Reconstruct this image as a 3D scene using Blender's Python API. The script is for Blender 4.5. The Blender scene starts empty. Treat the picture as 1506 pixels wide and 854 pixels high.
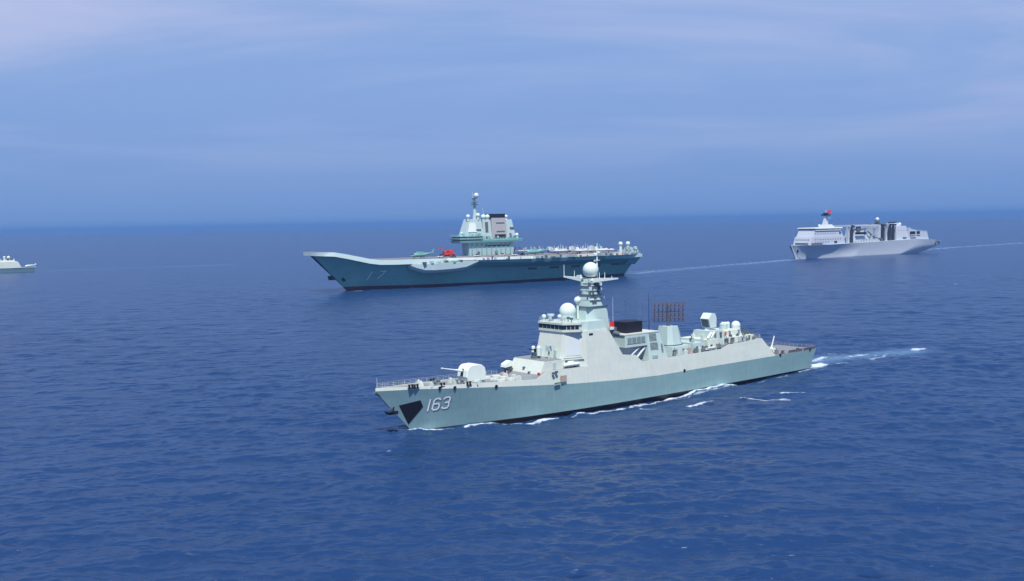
import bpy, math, random
import numpy as np
from mathutils import Vector, Matrix
random.seed(7)
SC = bpy.context.scene
COL = SC.collection
R = math.radians

# ------------------------------------------------------------------ camera
H = 48.0
FPX, CX, CY = 1520.0, 753.0, 427.0
camd = bpy.data.cameras.new("camera"); cam = bpy.data.objects.new("camera", camd); COL.objects.link(cam)
camd.sensor_width = 36; camd.lens = FPX / 1506 * 36
camd.clip_start = 0.5; camd.clip_end = 300000
CM = Matrix.Rotation(R(90 - 3.82), 3, 'X') @ Matrix.Rotation(-R(1.065), 3, 'Z')
cam.matrix_world = Matrix.Translation((0, 0, H)) @ CM.to_4x4()
SC.camera = cam

# ------------------------------------------------------------------ sky, sun, exposure
SUN_EL = R(61); SUN_DIR = Vector((0.06, -1, 0)).normalized().normalized()
world = bpy.data.worlds.new("World"); SC.world = world; world.use_nodes = True
nt = world.node_tree; nt.nodes.clear()
def N(nt, t, **kw):
    n = nt.nodes.new(t)
    for k, v in kw.items(): setattr(n, k, v)
    return n
def L(nt, a, b): nt.links.new(a, b)
wo = N(nt, 'ShaderNodeOutputWorld'); bg = N(nt, 'ShaderNodeBackground')
sky = N(nt, 'ShaderNodeTexSky', sky_type='NISHITA', sun_disc=False)
sky.sun_elevation = SUN_EL; sky.sun_rotation = math.atan2(SUN_DIR.x, SUN_DIR.y)
sky.altitude = 0; sky.air_density = 1.0; sky.dust_density = 0.3; sky.ozone_density = 4.0
geo = N(nt, 'ShaderNodeTexCoord')
sep = N(nt, 'ShaderNodeSeparateXYZ'); L(nt, geo.outputs['Generated'], sep.inputs[0])
def M(nt, op, a, b=None, clamp=False):
    n = N(nt, 'ShaderNodeMath', operation=op, use_clamp=clamp)
    for i, v in enumerate((a, b)):
        if v is None: continue
        if isinstance(v, (int, float)): n.inputs[i].default_value = v
        else: L(nt, v, n.inputs[i])
    return n.outputs[0]
zc = M(nt, 'ADD', M(nt, 'MAXIMUM', sep.outputs[2], 0.0), 0.05)
cmb = N(nt, 'ShaderNodeCombineXYZ')
L(nt, M(nt, 'DIVIDE', sep.outputs[0], zc), cmb.inputs[0]); L(nt, M(nt, 'DIVIDE', sep.outputs[1], zc), cmb.inputs[1])
def noise(nt, vec, scale, detail=4, rough=.55, dist=0.0, out='Fac'):
    n = N(nt, 'ShaderNodeTexNoise'); n.inputs['Scale'].default_value = scale
    n.inputs['Detail'].default_value = detail; n.inputs['Roughness'].default_value = rough
    n.inputs['Distortion'].default_value = dist
    if vec is not None: L(nt, vec, n.inputs['Vector'])
    return n.outputs[out]
def mapping(nt, vec, scale=(1, 1, 1), rot=(0, 0, 0), loc=(0, 0, 0)):
    m = N(nt, 'ShaderNodeMapping'); m.inputs['Scale'].default_value = scale
    m.inputs['Rotation'].default_value = rot; m.inputs['Location'].default_value = loc
    L(nt, vec, m.inputs['Vector']); return m.outputs[0]
def sstep(nt, v, a, b):
    m = N(nt, 'ShaderNodeMapRange', interpolation_type='SMOOTHSTEP')
    m.inputs['From Min'].default_value = a; m.inputs['From Max'].default_value = b
    L(nt, v, m.inputs['Value']); return m.outputs['Result']
cl1 = noise(nt, mapping(nt, cmb.outputs[0], (0.30, .34, 1), (0, 0, R(12)), (3.1, 1.9, 0)), 1.0, 5, .55, .6)
cl2 = noise(nt, mapping(nt, cmb.outputs[0], (0.09, .16, 1), (0, 0, R(-8)), (7.3, 2.2, 0)), 1.0, 3, .5)
cloud = M(nt, 'ADD', M(nt, 'MULTIPLY', cl1, .6), M(nt, 'MULTIPLY', cl2, .5))
cf = M(nt, 'MULTIPLY', M(nt, 'MULTIPLY', sstep(nt, cloud, .41, .66), sstep(nt, sep.outputs[2], .015, .17)), M(nt, 'SUBTRACT', 1.0, M(nt, 'MULTIPLY', sstep(nt, sep.outputs[2], .20, .40), .92)))
tint = N(nt, 'ShaderNodeMix', data_type='RGBA', blend_type='MULTIPLY'); tint.inputs[0].default_value = 1
L(nt, sky.outputs[0], tint.inputs[6]); tint.inputs[7].default_value = (0.50, 0.76, 1.06, 1)
# low sky: clear blue sea air that pales upwards
low = N(nt, 'ShaderNodeMix', data_type='RGBA'); L(nt, sstep(nt, sep.outputs[2], -.02, .15), low.inputs[0])
low.inputs[6].default_value = (1.36, 2.45, 4.9, 1); low.inputs[7].default_value = (1.95, 3.10, 5.7, 1)
lm = N(nt, 'ShaderNodeMix', data_type='RGBA'); L(nt, sstep(nt, sep.outputs[2], .14, .50), lm.inputs[0])
L(nt, low.outputs[2], lm.inputs[6]); L(nt, tint.outputs[2], lm.inputs[7])
mixc = N(nt, 'ShaderNodeMix', data_type='RGBA')
L(nt, M(nt, 'MULTIPLY', cf, .8), mixc.inputs[0]); L(nt, lm.outputs[2], mixc.inputs[6]); mixc.inputs[7].default_value = (4.15, 4.5, 6.4, 1)
L(nt, mixc.outputs[2], bg.inputs[0]); bg.inputs[1].default_value = 0.075
L(nt, bg.outputs[0], wo.inputs[0])

sl = bpy.data.lights.new("sun", 'SUN'); sl.energy = 3.4; sl.angle = R(1.5); sl.color = (1, .95, .87)
sun = bpy.data.objects.new("sun", sl); COL.objects.link(sun)
sdir = Vector((SUN_DIR.x * math.cos(SUN_EL), SUN_DIR.y * math.cos(SUN_EL), math.sin(SUN_EL)))
sun.rotation_euler = sdir.to_track_quat('Z', 'Y').to_euler(); sun.location = (0, 0, 300)
vs = SC.view_settings; vs.view_transform = 'Standard'; vs.look = 'None'; vs.gamma = 1; vs.exposure = 0.78
try: vs.use_curve_mapping = False
except Exception: pass

# ------------------------------------------------------------------ helpers
def npray(px, py):
    d = CM @ Vector(((px - CX) / FPX, -(py - CY) / FPX, -1)); return d
def sea_pt(px, py):
    d = npray(px, py); t = -H / d.z; return (d.x * t, d.y * t)

def interp(xs, pts):
    return float(np.interp(xs, [p[0] for p in pts], [p[1] for p in pts]))

class MB:
    def __init__(s): s.v = []; s.f = []; s.sm = []
    def add(s, vs, fs, smooth=False):
        o = len(s.v); s.v += [tuple(map(float, p)) for p in vs]
        for f in fs: s.f.append([i + o for i in f]); s.sm.append(smooth)
        return s
    def hexa(s, p):   # p: 4 bottom, 4 top (same order)
        return s.add(p, [(3, 2, 1, 0), (4, 5, 6, 7), (0, 1, 5, 4), (1, 2, 6, 5), (2, 3, 7, 6), (3, 0, 4, 7)])
    def box(s, x0, x1, y0, y1, z0, z1):
        return s.hexa([(x0, y0, z0), (x1, y0, z0), (x1, y1, z0), (x0, y1, z0), (x0, y0, z1), (x1, y0, z1), (x1, y1, z1), (x0, y1, z1)])
    def frus(s, b, t, z0, z1):   # b,t = (x0,x1,y0,y1)
        return s.hexa([(b[0], b[2], z0), (b[1], b[2], z0), (b[1], b[3], z0), (b[0], b[3], z0),
                       (t[0], t[2], z1), (t[1], t[2], z1), (t[1], t[3], z1), (t[0], t[3], z1)])
    def loft(s, loops, cap=True, smooth=False, closed=True):
        n = len(loops[0]); vs = [p for l in loops for p in l]; fs = []
        for i in range(len(loops) - 1):
            for j in range(n if closed else n - 1):
                k = (j + 1) % n; fs.append((i * n + j, i * n + k, (i + 1) * n + k, (i + 1) * n + j))
        s.add(vs, fs, smooth)
        if cap:
            s.add(loops[0], [tuple(range(n))[::-1]]); s.add(loops[-1], [tuple(range(n))])
        return s
    def prism(s, poly, z0, z1, poly2=None):
        poly2 = poly2 or poly
        return s.loft([[(x, y, z0) for x, y in poly], [(x, y, z1) for x, y in poly2]])
    def prof(s, poly, y0, y1):   # xz polygon extruded along y
        return s.loft([[(x, y0, z) for x, z in poly], [(x, y1, z) for x, z in poly]])
    def cyl(s, p0, p1, r0, r1=None, n=12, cap=True):
        r1 = r0 if r1 is None else r1
        p0 = Vector(p0); p1 = Vector(p1); d = (p1 - p0).normalized()
        a = d.orthogonal().normalized(); b = d.cross(a)
        mk = lambda p, r: [tuple(p + a * (r * math.cos(2 * math.pi * i / n)) + b * (r * math.sin(2 * math.pi * i / n))) for i in range(n)]
        return s.loft([mk(p0, r0), mk(p1, r1)], cap, n > 6)
    def ball(s, c, r, n=20, m=12, sz=1.0, z0=-1.0):
        loops = []
        for i in range(m + 1):
            t = math.asin(max(-1, z0)) + (math.pi / 2 - 0.02 - math.asin(max(-1, z0))) * i / m
            if z0 <= -1 and i == 0: t = -math.pi / 2 + .02
            loops.append([(c[0] + r * math.cos(t) * math.cos(2 * math.pi * j / n), c[1] + r * math.cos(t) * math.sin(2 * math.pi * j / n), c[2] + sz * r * math.sin(t)) for j in range(n)])
        return s.loft(loops, True, True)
    def ring(s, c, r, t, axis='y', n=16):
        c = Vector(c); u, w = {'y': (Vector((1, 0, 0)), Vector((0, 0, 1))), 'z': (Vector((1, 0, 0)), Vector((0, 1, 0))), 'x': (Vector((0, 1, 0)), Vector((0, 0, 1)))}[axis]
        for i in range(n):
            a, b = 2 * math.pi * i / n, 2 * math.pi * (i + 1) / n
            s.cyl(c + (u * math.cos(a) + w * math.sin(a)) * r, c + (u * math.cos(b) + w * math.sin(b)) * r, t, n=6)
        return s
    def build(s, name, mat, parent=None, bevel=0):
        me = bpy.data.meshes.new(name); me.from_pydata(s.v, [], s.f)
        me.polygons.foreach_set('use_smooth', s.sm); me.materials.append(mat); me.update()
        import bmesh
        bm = bmesh.new(); bm.from_mesh(me); bmesh.ops.recalc_face_normals(bm, faces=bm.faces); bm.to_mesh(me); bm.free()
        o = bpy.data.objects.new(name, me); COL.objects.link(o)
        if parent: o.parent = parent
        if bevel:
            b = o.modifiers.new('bevel', 'BEVEL'); b.width = bevel; b.segments = 2; b.limit_method = 'ANGLE'; b.angle_limit = R(35)
        return o
def tag(o, label=None, cat=None, group=None, kind=None):
    for k, v in (('label', label), ('category', cat), ('group', group), ('kind', kind)):
        if v: o[k] = v
    return o
def thing(name, label, cat, loc=(0, 0, 0), rz=0, group=None):
    o = bpy.data.objects.new(name, None); COL.objects.link(o); o.location = loc; o.rotation_euler = (0, 0, rz)
    o.empty_display_size = 2
    return tag(o, label, cat, group)
def copy_tree(o, parent=None):
    c = o.copy(); COL.objects.link(c); c.parent = parent
    for ch in list(o.children): copy_tree(ch, c)
    return c

# ------------------------------------------------------------------ materials
def paint(name, col, rough=.5, var=.10, streak=.12, spec=.35, metal=0, rust=0.0, scale=.35, plates=0.0):
    m = bpy.data.materials.new(name); m.use_nodes = True; t = m.node_tree
    b = t.nodes['Principled BSDF']; tc = N(t, 'ShaderNodeTexCoord').outputs['Object']
    n1 = noise(t, tc, scale, 5, .6)
    n2 = noise(t, mapping(t, tc, (1.6, 1.6, .12)), 1.1, 4, .6)
    f = M(t, 'ADD', M(t, 'MULTIPLY', M(t, 'SUBTRACT', n1, .5), var * 2), M(t, 'MULTIPLY', M(t, 'SUBTRACT', n2, .5), streak * 2))
    f = M(t, 'ADD', f, 1.0)
    if plates:
        sp_ = N(t, 'ShaderNodeSeparateXYZ'); L(t, tc, sp_.inputs[0]); cb_ = N(t, 'ShaderNodeCombineXYZ'); L(t, sp_.outputs[0], cb_.inputs[0]); L(t, sp_.outputs[2], cb_.inputs[1])
        bk = N(t, 'ShaderNodeTexBrick'); L(t, cb_.outputs[0], bk.inputs['Vector']); bk.inputs['Scale'].default_value = 1; bk.inputs['Brick Width'].default_value = 5.5; bk.inputs['Row Height'].default_value = 2.1
        bk.inputs['Mortar Size'].default_value = .035; bk.inputs['Color1'].default_value = (1, 1, 1, 1); bk.inputs['Color2'].default_value = (1 - plates,) * 3 + (1,); bk.inputs['Mortar'].default_value = (1 - plates * 2.2,) * 3 + (1,)
        f = M(t, 'MULTIPLY', f, bk.outputs['Color'])
    mx = N(t, 'ShaderNodeVectorMath', operation='SCALE'); mx.inputs[0].default_value = col[:3]; L(t, f, mx.inputs['Scale'])
    outc = mx.outputs[0]
    if rust:
        n3 = noise(t, mapping(t, tc, (1.3, 1.3, .22)), .8, 6, .7)
        mr = N(t, 'ShaderNodeMix', data_type='RGBA'); L(t, M(t, 'MULTIPLY', sstep(t, n3, .60, .78), rust), mr.inputs[0])
        L(t, outc, mr.inputs[6]); mr.inputs[7].default_value = (.22, .12, .06, 1); outc = mr.outputs[2]
    L(t, outc, b.inputs['Base Color']); b.inputs['Roughness'].default_value = rough
    b.inputs['Metallic'].default_value = metal; b.inputs['Specular IOR Level'].default_value = spec
    bp = N(t, 'ShaderNodeBump'); bp.inputs['Strength'].default_value = .25; bp.inputs['Distance'].default_value = .05
    L(t, n1, bp.inputs['Height']); L(t, bp.outputs[0], b.inputs['Normal'])
    return m
GREY = paint('navy_grey', (.57, .625, .56), .45, .06, .12, rust=.25, plates=.05)
HULL_SHADE = paint('hull_grey_shaded', (.235, .385, .39), .4, .09, .13, rust=.3, plates=.06)  # shade of the flared hull sides put into the colour, darker than GREY
TEAL = paint('light_green_grey', (.42, .54, .52), .5, .08, .08, rust=.2)
WHITE = paint('white_paint', (.70, .77, .71), .4, .04, .05)
DOME = paint('dome_white', (.60, .70, .66), .35, .03, .04)
BLACK = paint('black_paint', (.012, .012, .02), .5, .2, .1)
GLASS = paint('dark_glass', (.01, .02, .03), .12, .05, 0, spec=.8)
DARKG = paint('dark_grey', (.09, .12, .14), .6, .15, .1)
DECK = paint('deck_grey', (.20, .22, .23), .8, .15, .02)
FDECK = paint('flight_deck', (.17, .17, .18), .85, .2, .02, scale=.06)
BOOT = paint('boot_topping', (.15, .045, .06), .5, .3, .2)
BOOTB = paint('boot_black', (.022, .014, .018), .45, .3, .2)
RED = paint('red_paint', (.55, .045, .03), .5, .1, .05)
FLAGR = paint('flag_red', (.75, .03, .03), .8, .02, 0)
YEL = paint('flag_yellow', (.8, .6, .05), .8, .02, 0)
BROWN = paint('brown_mesh', (.11, .09, .10), .7, .2, .05)
NET = paint('safety_net', (.42, .33, .29), .9, .2, .05)
GRN = paint('green_box', (.05, .22, .13), .6)
LAV = paint('replenishment_grey', (.48, .54, .60), .45, .07, .2, rust=.3)
LAVW = paint('replenishment_white', (.50, .55, .62), .45, .05, .05, rust=.1)
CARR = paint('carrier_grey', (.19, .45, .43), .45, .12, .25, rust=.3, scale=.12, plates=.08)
CARRL = paint('carrier_light', (.42, .54, .54), .45, .05, .06, rust=.12)
PANEL = paint('panel_grey', (.55, .60, .60), .5, .03, .03)
GANT = paint('gantry_dark', (.035, .04, .055), .6)
JET = paint('jet_grey', (.52, .56, .58), .4, .06, .03)
HELI = paint('helicopter_green', (.16, .36, .33), .5, .06, .03)
PINK = paint('array_grey', (.38, .37, .38), .6, .06, .05)
CREAM = paint('cream_paint', (.75, .68, .58), .6, .05, .05)
NUMW = paint('number_white', (.92, .94, .92), .5, .03, .03)
NUMD = paint('number_shadow', (.07, .12, .15), .6)

# ------------------------------------------------------------------ sea
SHIPS = {}
def frame(px, ang): 
    x, y = sea_pt(*px); return dict(o=(x, y), a=R(ang))
SHIPS['D'] = dict(o=(-23.97, 237.31), a=R(39.33))
SHIPS['K'] = dict(o=(-120.53, 752.51), a=R(34.57))
SHIPS['S'] = dict(o=(317.76, 1155.46), a=R(33.36))
FA = R(36); SHIPS['F'] = dict(o=(-557.2 - 130 * math.cos(FA) - 6 * math.sin(FA), 1208.8 - 130 * math.sin(FA) + 6 * math.cos(FA)), a=FA)
def w2(ship, x, y):
    s = SHIPS[ship]; c, n = math.cos(s['a']), math.sin(s['a']); return (s['o'][0] + x * c - y * n, s['o'][1] + x * n + y * c)

def build_sea():
    th = np.concatenate([np.arange(-180, -45, 5.0), np.arange(-45, 45, .075), np.arange(45, 180, 5.0)]) * math.pi / 180
    dy = np.concatenate([np.arange(640, 60, -.6), np.arange(60, 2.6, -.8)])
    r = np.concatenate([[1, 12, 25, 45, 70, 95], H * FPX / dy, [40000, 70000, 110000]])
    dr = np.gradient(r)
    T, Rr = np.meshgrid(th, r); DR = np.repeat(dr[:, None], len(th), 1)
    X = Rr * np.sin(T); Y = Rr * np.cos(T)
    Z = np.zeros_like(X); DX = np.zeros_like(X); DY = np.zeros_like(X)
    rng = np.random.RandomState(11)
    dense = (np.abs(T) < R(45.5)) & (Rr > 90)
    for i in range(200):
        lam = 1.4 * (26 / 1.4) ** rng.rand()
        k = 2 * math.pi / lam
        a = rng.normal(-92, 33) * math.pi / 180
        amp = 0.0195 / k * rng.uniform(.5, 1.4) * (.55 if lam > 9 else 1)
        kx, ky = k * math.cos(a), k * math.sin(a)
        ph = rng.rand() * 6.28
        # spacing seen along the wave vector
        fade = np.clip((lam / (DR * 2.0)) - .6, 0, 1) * dense
        arg = kx * X + ky * Y + ph
        Z += amp * fade * np.cos(arg)
        sn = amp * fade * np.sin(arg)
        DX -= sn * math.cos(a); DY -= sn * math.sin(a)
    # gusts: calmer and rougher patches
    sD = SHIPS['D']; cD, nD = math.cos(sD['a']), math.sin(sD['a'])
    U = (X - sD['o'][0]) * cD + (Y - sD['o'][1]) * nD; V = -(X - sD['o'][0]) * nD + (Y - sD['o'][1]) * cD
    trough = np.interp(U, [-5, 5, 11, 15, 18, 22, 30, 34, 43, 45.5, 48, 60, 66, 84, 90, 104, 109, 120, 131, 145, 160], [0, .15, .35, -.35, -.1, .8, 1.15, .85, 1.3, .6, 1.35, 1.45, 1.65, 1.5, .45, .3, 1.15, 1.0, .7, .1, 0]) * np.exp(-(np.maximum(np.abs(V) - 9, 0) / 8) ** 2)
    g = .82 + .25 * np.sin(X * .017 + 1 + Y * .004) * np.sin(Y * .013 + X * .005) + .12 * np.sin(X * .05 + Y * .031 + 2)
    Z *= g; DX *= g; DY *= g
    Z -= trough
    # foam density
    wx = np.zeros_like(X); wy = np.zeros_like(X); near = (Rr < 700)
    for i in range(14):
        lam = rng.uniform(1.8, 9); a = rng.uniform(0, 6.28); p_ = rng.uniform(0, 6.28); q_ = rng.uniform(0, 6.28)
        ar = (X * math.cos(a) + Y * math.sin(a)) * 6.283 / lam; wx += .05 * lam ** .7 * np.sin(ar + p_); wy += .05 * lam ** .7 * np.sin(ar * 1.1 + q_)
    Xf = X + wx * near; Yf = Y + wy * near
    foam = np.zeros_like(X); wk = np.zeros_like(X)
    def cap(p0, p1, w0, inten, w1=None):
        w1 = w0 if w1 is None else w1
        ax, ay = p0; bx, by = p1; dx, dyy = bx - ax, by - ay
        t = np.clip(((Xf - ax) * dx + (Yf - ay) * dyy) / (dx * dx + dyy * dyy), 0, 1)
        d = np.hypot(Xf - ax - t * dx, Yf - ay - t * dyy); w = w0 + (w1 - w0) * t
        np.maximum(foam, inten * np.exp(-(d / w) ** 2), out=foam)
    P = sea_pt
    def pc(a, b, w, i, w1=None): cap(P(*a), P(*b), w, i, w1)
    wake = np.zeros_like(X)
    def wp(a, b, w0, i, w1):
        nonlocal foam
        keep = foam; foam = np.zeros_like(X)
        (ax, ay), (bx, by) = P(*a), P(*b); dx, dyy = bx - ax, by - ay
        t = np.clip(((Xf - ax) * dx + (Yf - ay) * dyy) / (dx * dx + dyy * dyy), 0, 1)
        d = np.hypot(Xf - ax - t * dx, Yf - ay - t * dyy); w = w0 + (w1 - w0) * t
        np.maximum(wake, i * np.exp(-(d / w) ** 2), out=wake); foam = keep
    wp((932, 402), (1170, 381), 8, .6, 6); wp((940, 400), (1010, 395), 4, .6, 4)
    wp((1368, 366), (1506, 357), 7, .7, 11); wp((1196, 530), (1345, 516), 6, .8, 5)
    wp((60, 398), (340, 389), 6, .5, 10); wp((1090, 389), (1168, 382), 3, .9, 4)
    # destroyer: bow, along the side, off the side, wake
    def dl(pts, w, inten):
        for (x0, y0), (x1, y1) in zip(pts, pts[1:]): cap(w2('D', x0, -y0), w2('D', x1, -y1), w, inten)
    dl([(-1, .2), (1.5, 1.3), (6, 2.8), (9, 3.9)], .6, .98)
    dl([(11.5, 5.4), (14, 6.3), (18, 7.2)], .8, .95); dl([(15, 6.0), (22, 7.4)], .8, .8)
    dl([(23, 8.0), (28, 8.8), (33, 9.0)], .75, .9); dl([(29, 8.4), (37, 9.0)], .6, .85)
    dl([(40, 8.8), (45, 9.2)], .5, .6); dl([(44.5, 8.6), (46, 10.6)], .8, 1.15); dl([(46, 10.2), (54, 9.5), (66, 9.6), (84, 9.4)], .8, .88)
    dl([(48, 8.8), (60, 8.9), (80, 9.0)], .6, .8); dl([(76, 8.9), (86, 9.1), (94, 9.2)], 1.0, 1.0); dl([(86, 9.0), (104, 9.2)], 1.2, 1.1); dl([(80, 11.4), (98, 11.2), (106, 10)], .7, .72)
    dl([(104, 9.1), (120, 9.4), (132, 9.3)], .7, .62); dl([(140, 8), (149, 8.2)], .8, .8)
    pc((945, 600), (962, 602), .8, .85); 
    pc((1012, 598), (1034, 594), .9, 1.0); pc((1034, 593), (1050, 590), .5, .8)
    pc((1090, 585), (1125, 589), .7, .95); pc((1125, 589), (1158, 587), .8, .95); pc((1150, 580), (1180, 578), .7, 1.0)
    pc((1190, 539), (1212, 535), 2.2, 1.15); pc((1205, 536), (1245, 534), 1.2, .85); pc((1195, 530), (1212, 526), 1.5, .9)
    pc((1210, 520), (1238, 521), 1.2, .75); pc((1238, 521), (1300, 522), 1.8, .6); pc((1252, 524), (1275, 521), 1.2, .85); pc((1280, 528), (1310, 522), 1.4, .7)
    pc((1200, 530), (1330, 522), 7.0, .34, 6)
    pc((1346, 515), (1358, 514), 1.5, 1.1)
    # carrier
    pc((520, 427), (620, 422), 1.6, .75); pc((548, 425), (600, 423), 1.4, .8); pc((508, 428), (530, 427), 2.2, 1.1)
    pc((930, 399), (1160, 382), 6, .42, 4); pc((938, 402), (960, 399), 3, .6)
    # replenishment ship
    pc((1168, 381), (1200, 379), 2.6, 1.15); pc((1130, 384), (1172, 380), 3, .6); pc((1200, 379), (1260, 376), 2, .7); pc((950, 398), (1165, 382), 3, .55)
    pc((1366, 367), (1400, 364), 5, .7); pc((1380, 365), (1503, 357), 7, .55, 9)
    # frigate
    pc((56, 398), (82, 397), 5.5, 1.5); pc((78, 396), (130, 397), 5, .42); pc((180, 394), (330, 390), 6, .32)
    # lone whitecaps
    for a in ((1198, 467), (1399, 416), (1405, 417)):
        pc(a, (a[0] + 3, a[1]), 1.0, .75)
    Z += foam * .22 * (Rr < 500)
    X2 = X + DX * .75; Y2 = Y + DY * .75
    nr, nth = X.shape
    co = np.stack([X2, Y2, Z], -1).reshape(-1, 3)
    i = np.arange(nr - 1)[:, None] * nth; j = np.arange(nth)[None, :]; j2 = (j + 1) % nth
    q = np.stack([i + j, i + j2, i + nth + j2, i + nth + j], -1)[..., ::-1].reshape(-1, 4).astype(np.int32)
    me = bpy.data.meshes.new('sea'); nq = len(q)
    me.vertices.add(len(co)); me.vertices.foreach_set('co', co.astype(np.float32).ravel())
    me.loops.add(nq * 4); me.loops.foreach_set('vertex_index', q.ravel())
    me.polygons.add(nq); me.polygons.foreach_set('loop_start', np.arange(0, nq * 4, 4, dtype=np.int32))
    me.polygons.foreach_set('use_smooth', np.ones(nq, dtype=bool))
    me.update(calc_edges=True)
    at = me.attributes.new('foam', 'FLOAT', 'POINT'); at.data.foreach_set('value', foam.astype(np.float32).ravel())
    at = me.attributes.new('wake', 'FLOAT', 'POINT'); at.data.foreach_set('value', wake.astype(np.float32).ravel())
    m = bpy.data.materials.new('sea_water'); m.use_nodes = True; t = m.node_tree; b = t.nodes['Principled BSDF']
    tc = N(t, 'ShaderNodeTexCoord').outputs['Object']
    a = N(t, 'ShaderNodeAttribute', attribute_name='foam').outputs['Fac']
    fn0 = M(t, 'ADD', M(t, 'MULTIPLY', noise(t, mapping(t, tc, (1, 1.3, 1)), .35, 5, .7, .8), .6), M(t, 'MULTIPLY', noise(t, tc, 1.7, 4, .7, .3), .5))
    fn = M(t, 'ADD', M(t, 'MULTIPLY', M(t, 'SUBTRACT', fn0, .55), 2.6), .52)
    ff = M(t, 'MULTIPLY', sstep(t, M(t, 'SUBTRACT', M(t, 'MULTIPLY', a, .95), fn), -.18, .55), .85)
    big = noise(t, tc, .012, 3, .5)
    c1 = N(t, 'ShaderNodeMix', data_type='RGBA'); L(t, big, c1.inputs[0])
    c1.inputs[6].default_value = (.009, .033, .103, 1); c1.inputs[7].default_value = (.014, .043, .128, 1)
    c2 = N(t, 'ShaderNodeMix', data_type='RGBA'); L(t, ff, c2.inputs[0])
    wk_ = N(t, 'ShaderNodeAttribute', attribute_name='wake').outputs['Fac']
    c3 = N(t, 'ShaderNodeMix', data_type='RGBA'); L(t, M(t, 'MULTIPLY', wk_, M(t, 'ADD', noise(t, mapping(t, tc, (.5, 1, 1)), .12, 4, .6), .1)), c3.inputs[0]); L(t, c1.outputs[2], c3.inputs[6]); c3.inputs[7].default_value = (.16, .30, .46, 1)
    L(t, c3.outputs[2], c2.inputs[6]); c2.inputs[7].default_value = (.62, .72, .80, 1)
    L(t, c2.outputs[2], b.inputs['Base Color'])
    rr = N(t, 'ShaderNodeMapRange'); L(t, ff, rr.inputs['Value']); rr.inputs['To Min'].default_value = .24; rr.inputs['To Max'].default_value = .9
    L(t, rr.outputs[0], b.inputs['Roughness']); b.inputs['IOR'].default_value = 1.333; b.inputs['Specular IOR Level'].default_value = .5
    n1 = noise(t, mapping(t, tc, (.55, 1.2, 1), (0, 0, R(8))), .55, 5, .62, .3)
    n2 = noise(t, mapping(t, tc, (.7, 1.3, 1), (0, 0, R(-14))), 2.2, 3, .6)
    n3 = noise(t, mapping(t, tc, (.65, 1, 1), (0, 0, R(6))), .30, 3, .55, .6)
    n4 = noise(t, mapping(t, tc, (.6, 1, 1), (0, 0, R(-10))), .10, 3, .55, .6)
    hh = M(t, 'ADD', M(t, 'ADD', M(t, 'MULTIPLY', n1, .6), M(t, 'MULTIPLY', n2, .16)), M(t, 'ADD', M(t, 'MULTIPLY', n3, 1.5), M(t, 'MULTIPLY', n4, 6.5)))
    bp = N(t, 'ShaderNodeBump'); bp.inputs['Strength'].default_value = .7; bp.inputs['Distance'].default_value = .55
    L(t, hh, bp.inputs['Height']); L(t, bp.outputs[0], b.inputs['Normal'])
    me.materials.append(m)
    o = bpy.data.objects.new('sea', me); COL.objects.link(o)
    tag(o, 'open deep blue sea with small wind waves and foam wakes', 'sea', kind='structure')
build_sea()

# haze: thin even air round everything
hz = MB(); hz.box(-60000, 60000, -60000, 60000, -9, 84)
hm = bpy.data.materials.new('haze'); hm.use_nodes = True; t = hm.node_tree
for n in list(t.nodes):
    if n.type == 'BSDF_PRINCIPLED': t.nodes.remove(n)
pv = N(t, 'ShaderNodeVolumePrincipled'); pv.inputs['Density'].default_value = 0.00010; pv.inputs['Color'].default_value = (.21, .44, .86, 1); pv.inputs['Anisotropy'].default_value = .1
L(t, pv.outputs[0], [n for n in t.nodes if n.type == 'OUTPUT_MATERIAL'][0].inputs['Volume'])
tag(hz.build('haze', hm), 'thin pale sea haze over the water', 'haze', kind='stuff')

# ------------------------------------------------------------------ generic hull
class Hull:
    """xs(z): stem x, xe(z): transom x, bw(s): half breadth at the waterline, bk(s): at the knuckle, zk(x): knuckle height, p(s): flare power"""
    def __init__(s, xs, xe, bw, bk, zk, p): s.xs, s.xe, s.bw, s.bk, s.zk, s.p = xs, xe, bw, bk, zk, p
    def y(s, x, z):
        u = min(max((x - s.xs(z)) / (s.xe(z) - s.xs(z)), 0), 1)
        zk = s.zk(x)
        if z <= 0: return s.bw(u) * (1 + z * .06)
        t = min(max(z / zk, 0), 1.2) ** s.p(u)
        return s.bw(u) + (s.bk(u) - s.bw(u)) * t
    def side(s, z0f, z1f, n=70, m=10, deck=True, clampf=None, inset=0):
        mb = MB(); us = [(i / n) ** 1.5 * .5 if i < n * .6 else None for i in range(n + 1)]
        us = list(np.concatenate([np.linspace(0, 1, n // 2) ** 1.8 * .3, np.linspace(.3, 1, n // 2 + 1)[1:]]))
        for sd in (-1, 1):
            g = []
            for u in us:
                row = []
                xref = s.xs(5) + u * (s.xe(5) - s.xs(5)); zA, zB = z0f(xref), z1f(xref)
                for j in range(m + 1):
                    z = zA + (zB - zA) * j / m; x = s.xs(z) + u * (s.xe(z) - s.xs(z))
                    if j == m:
                        for _ in range(3): z = z1f(x); x = s.xs(z) + u * (s.xe(z) - s.xs(z))
                    row.append((x, sd * (s.y(x, z) + inset), z))
                g.append(row)
            mb.loft(g, False, True, False)
            if sd < 0: gp = g
            else: gs = g
        # transom and top
        mb.add(gp[-1] + gs[-1][::-1], [tuple(range(2 * (m + 1)))])
        if deck:
            for i in range(len(us) - 1): mb.add([gp[i][-1], gp[i + 1][-1], gs[i + 1][-1], gs[i][-1]], [(0, 1, 2, 3)])
        return mb

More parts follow.
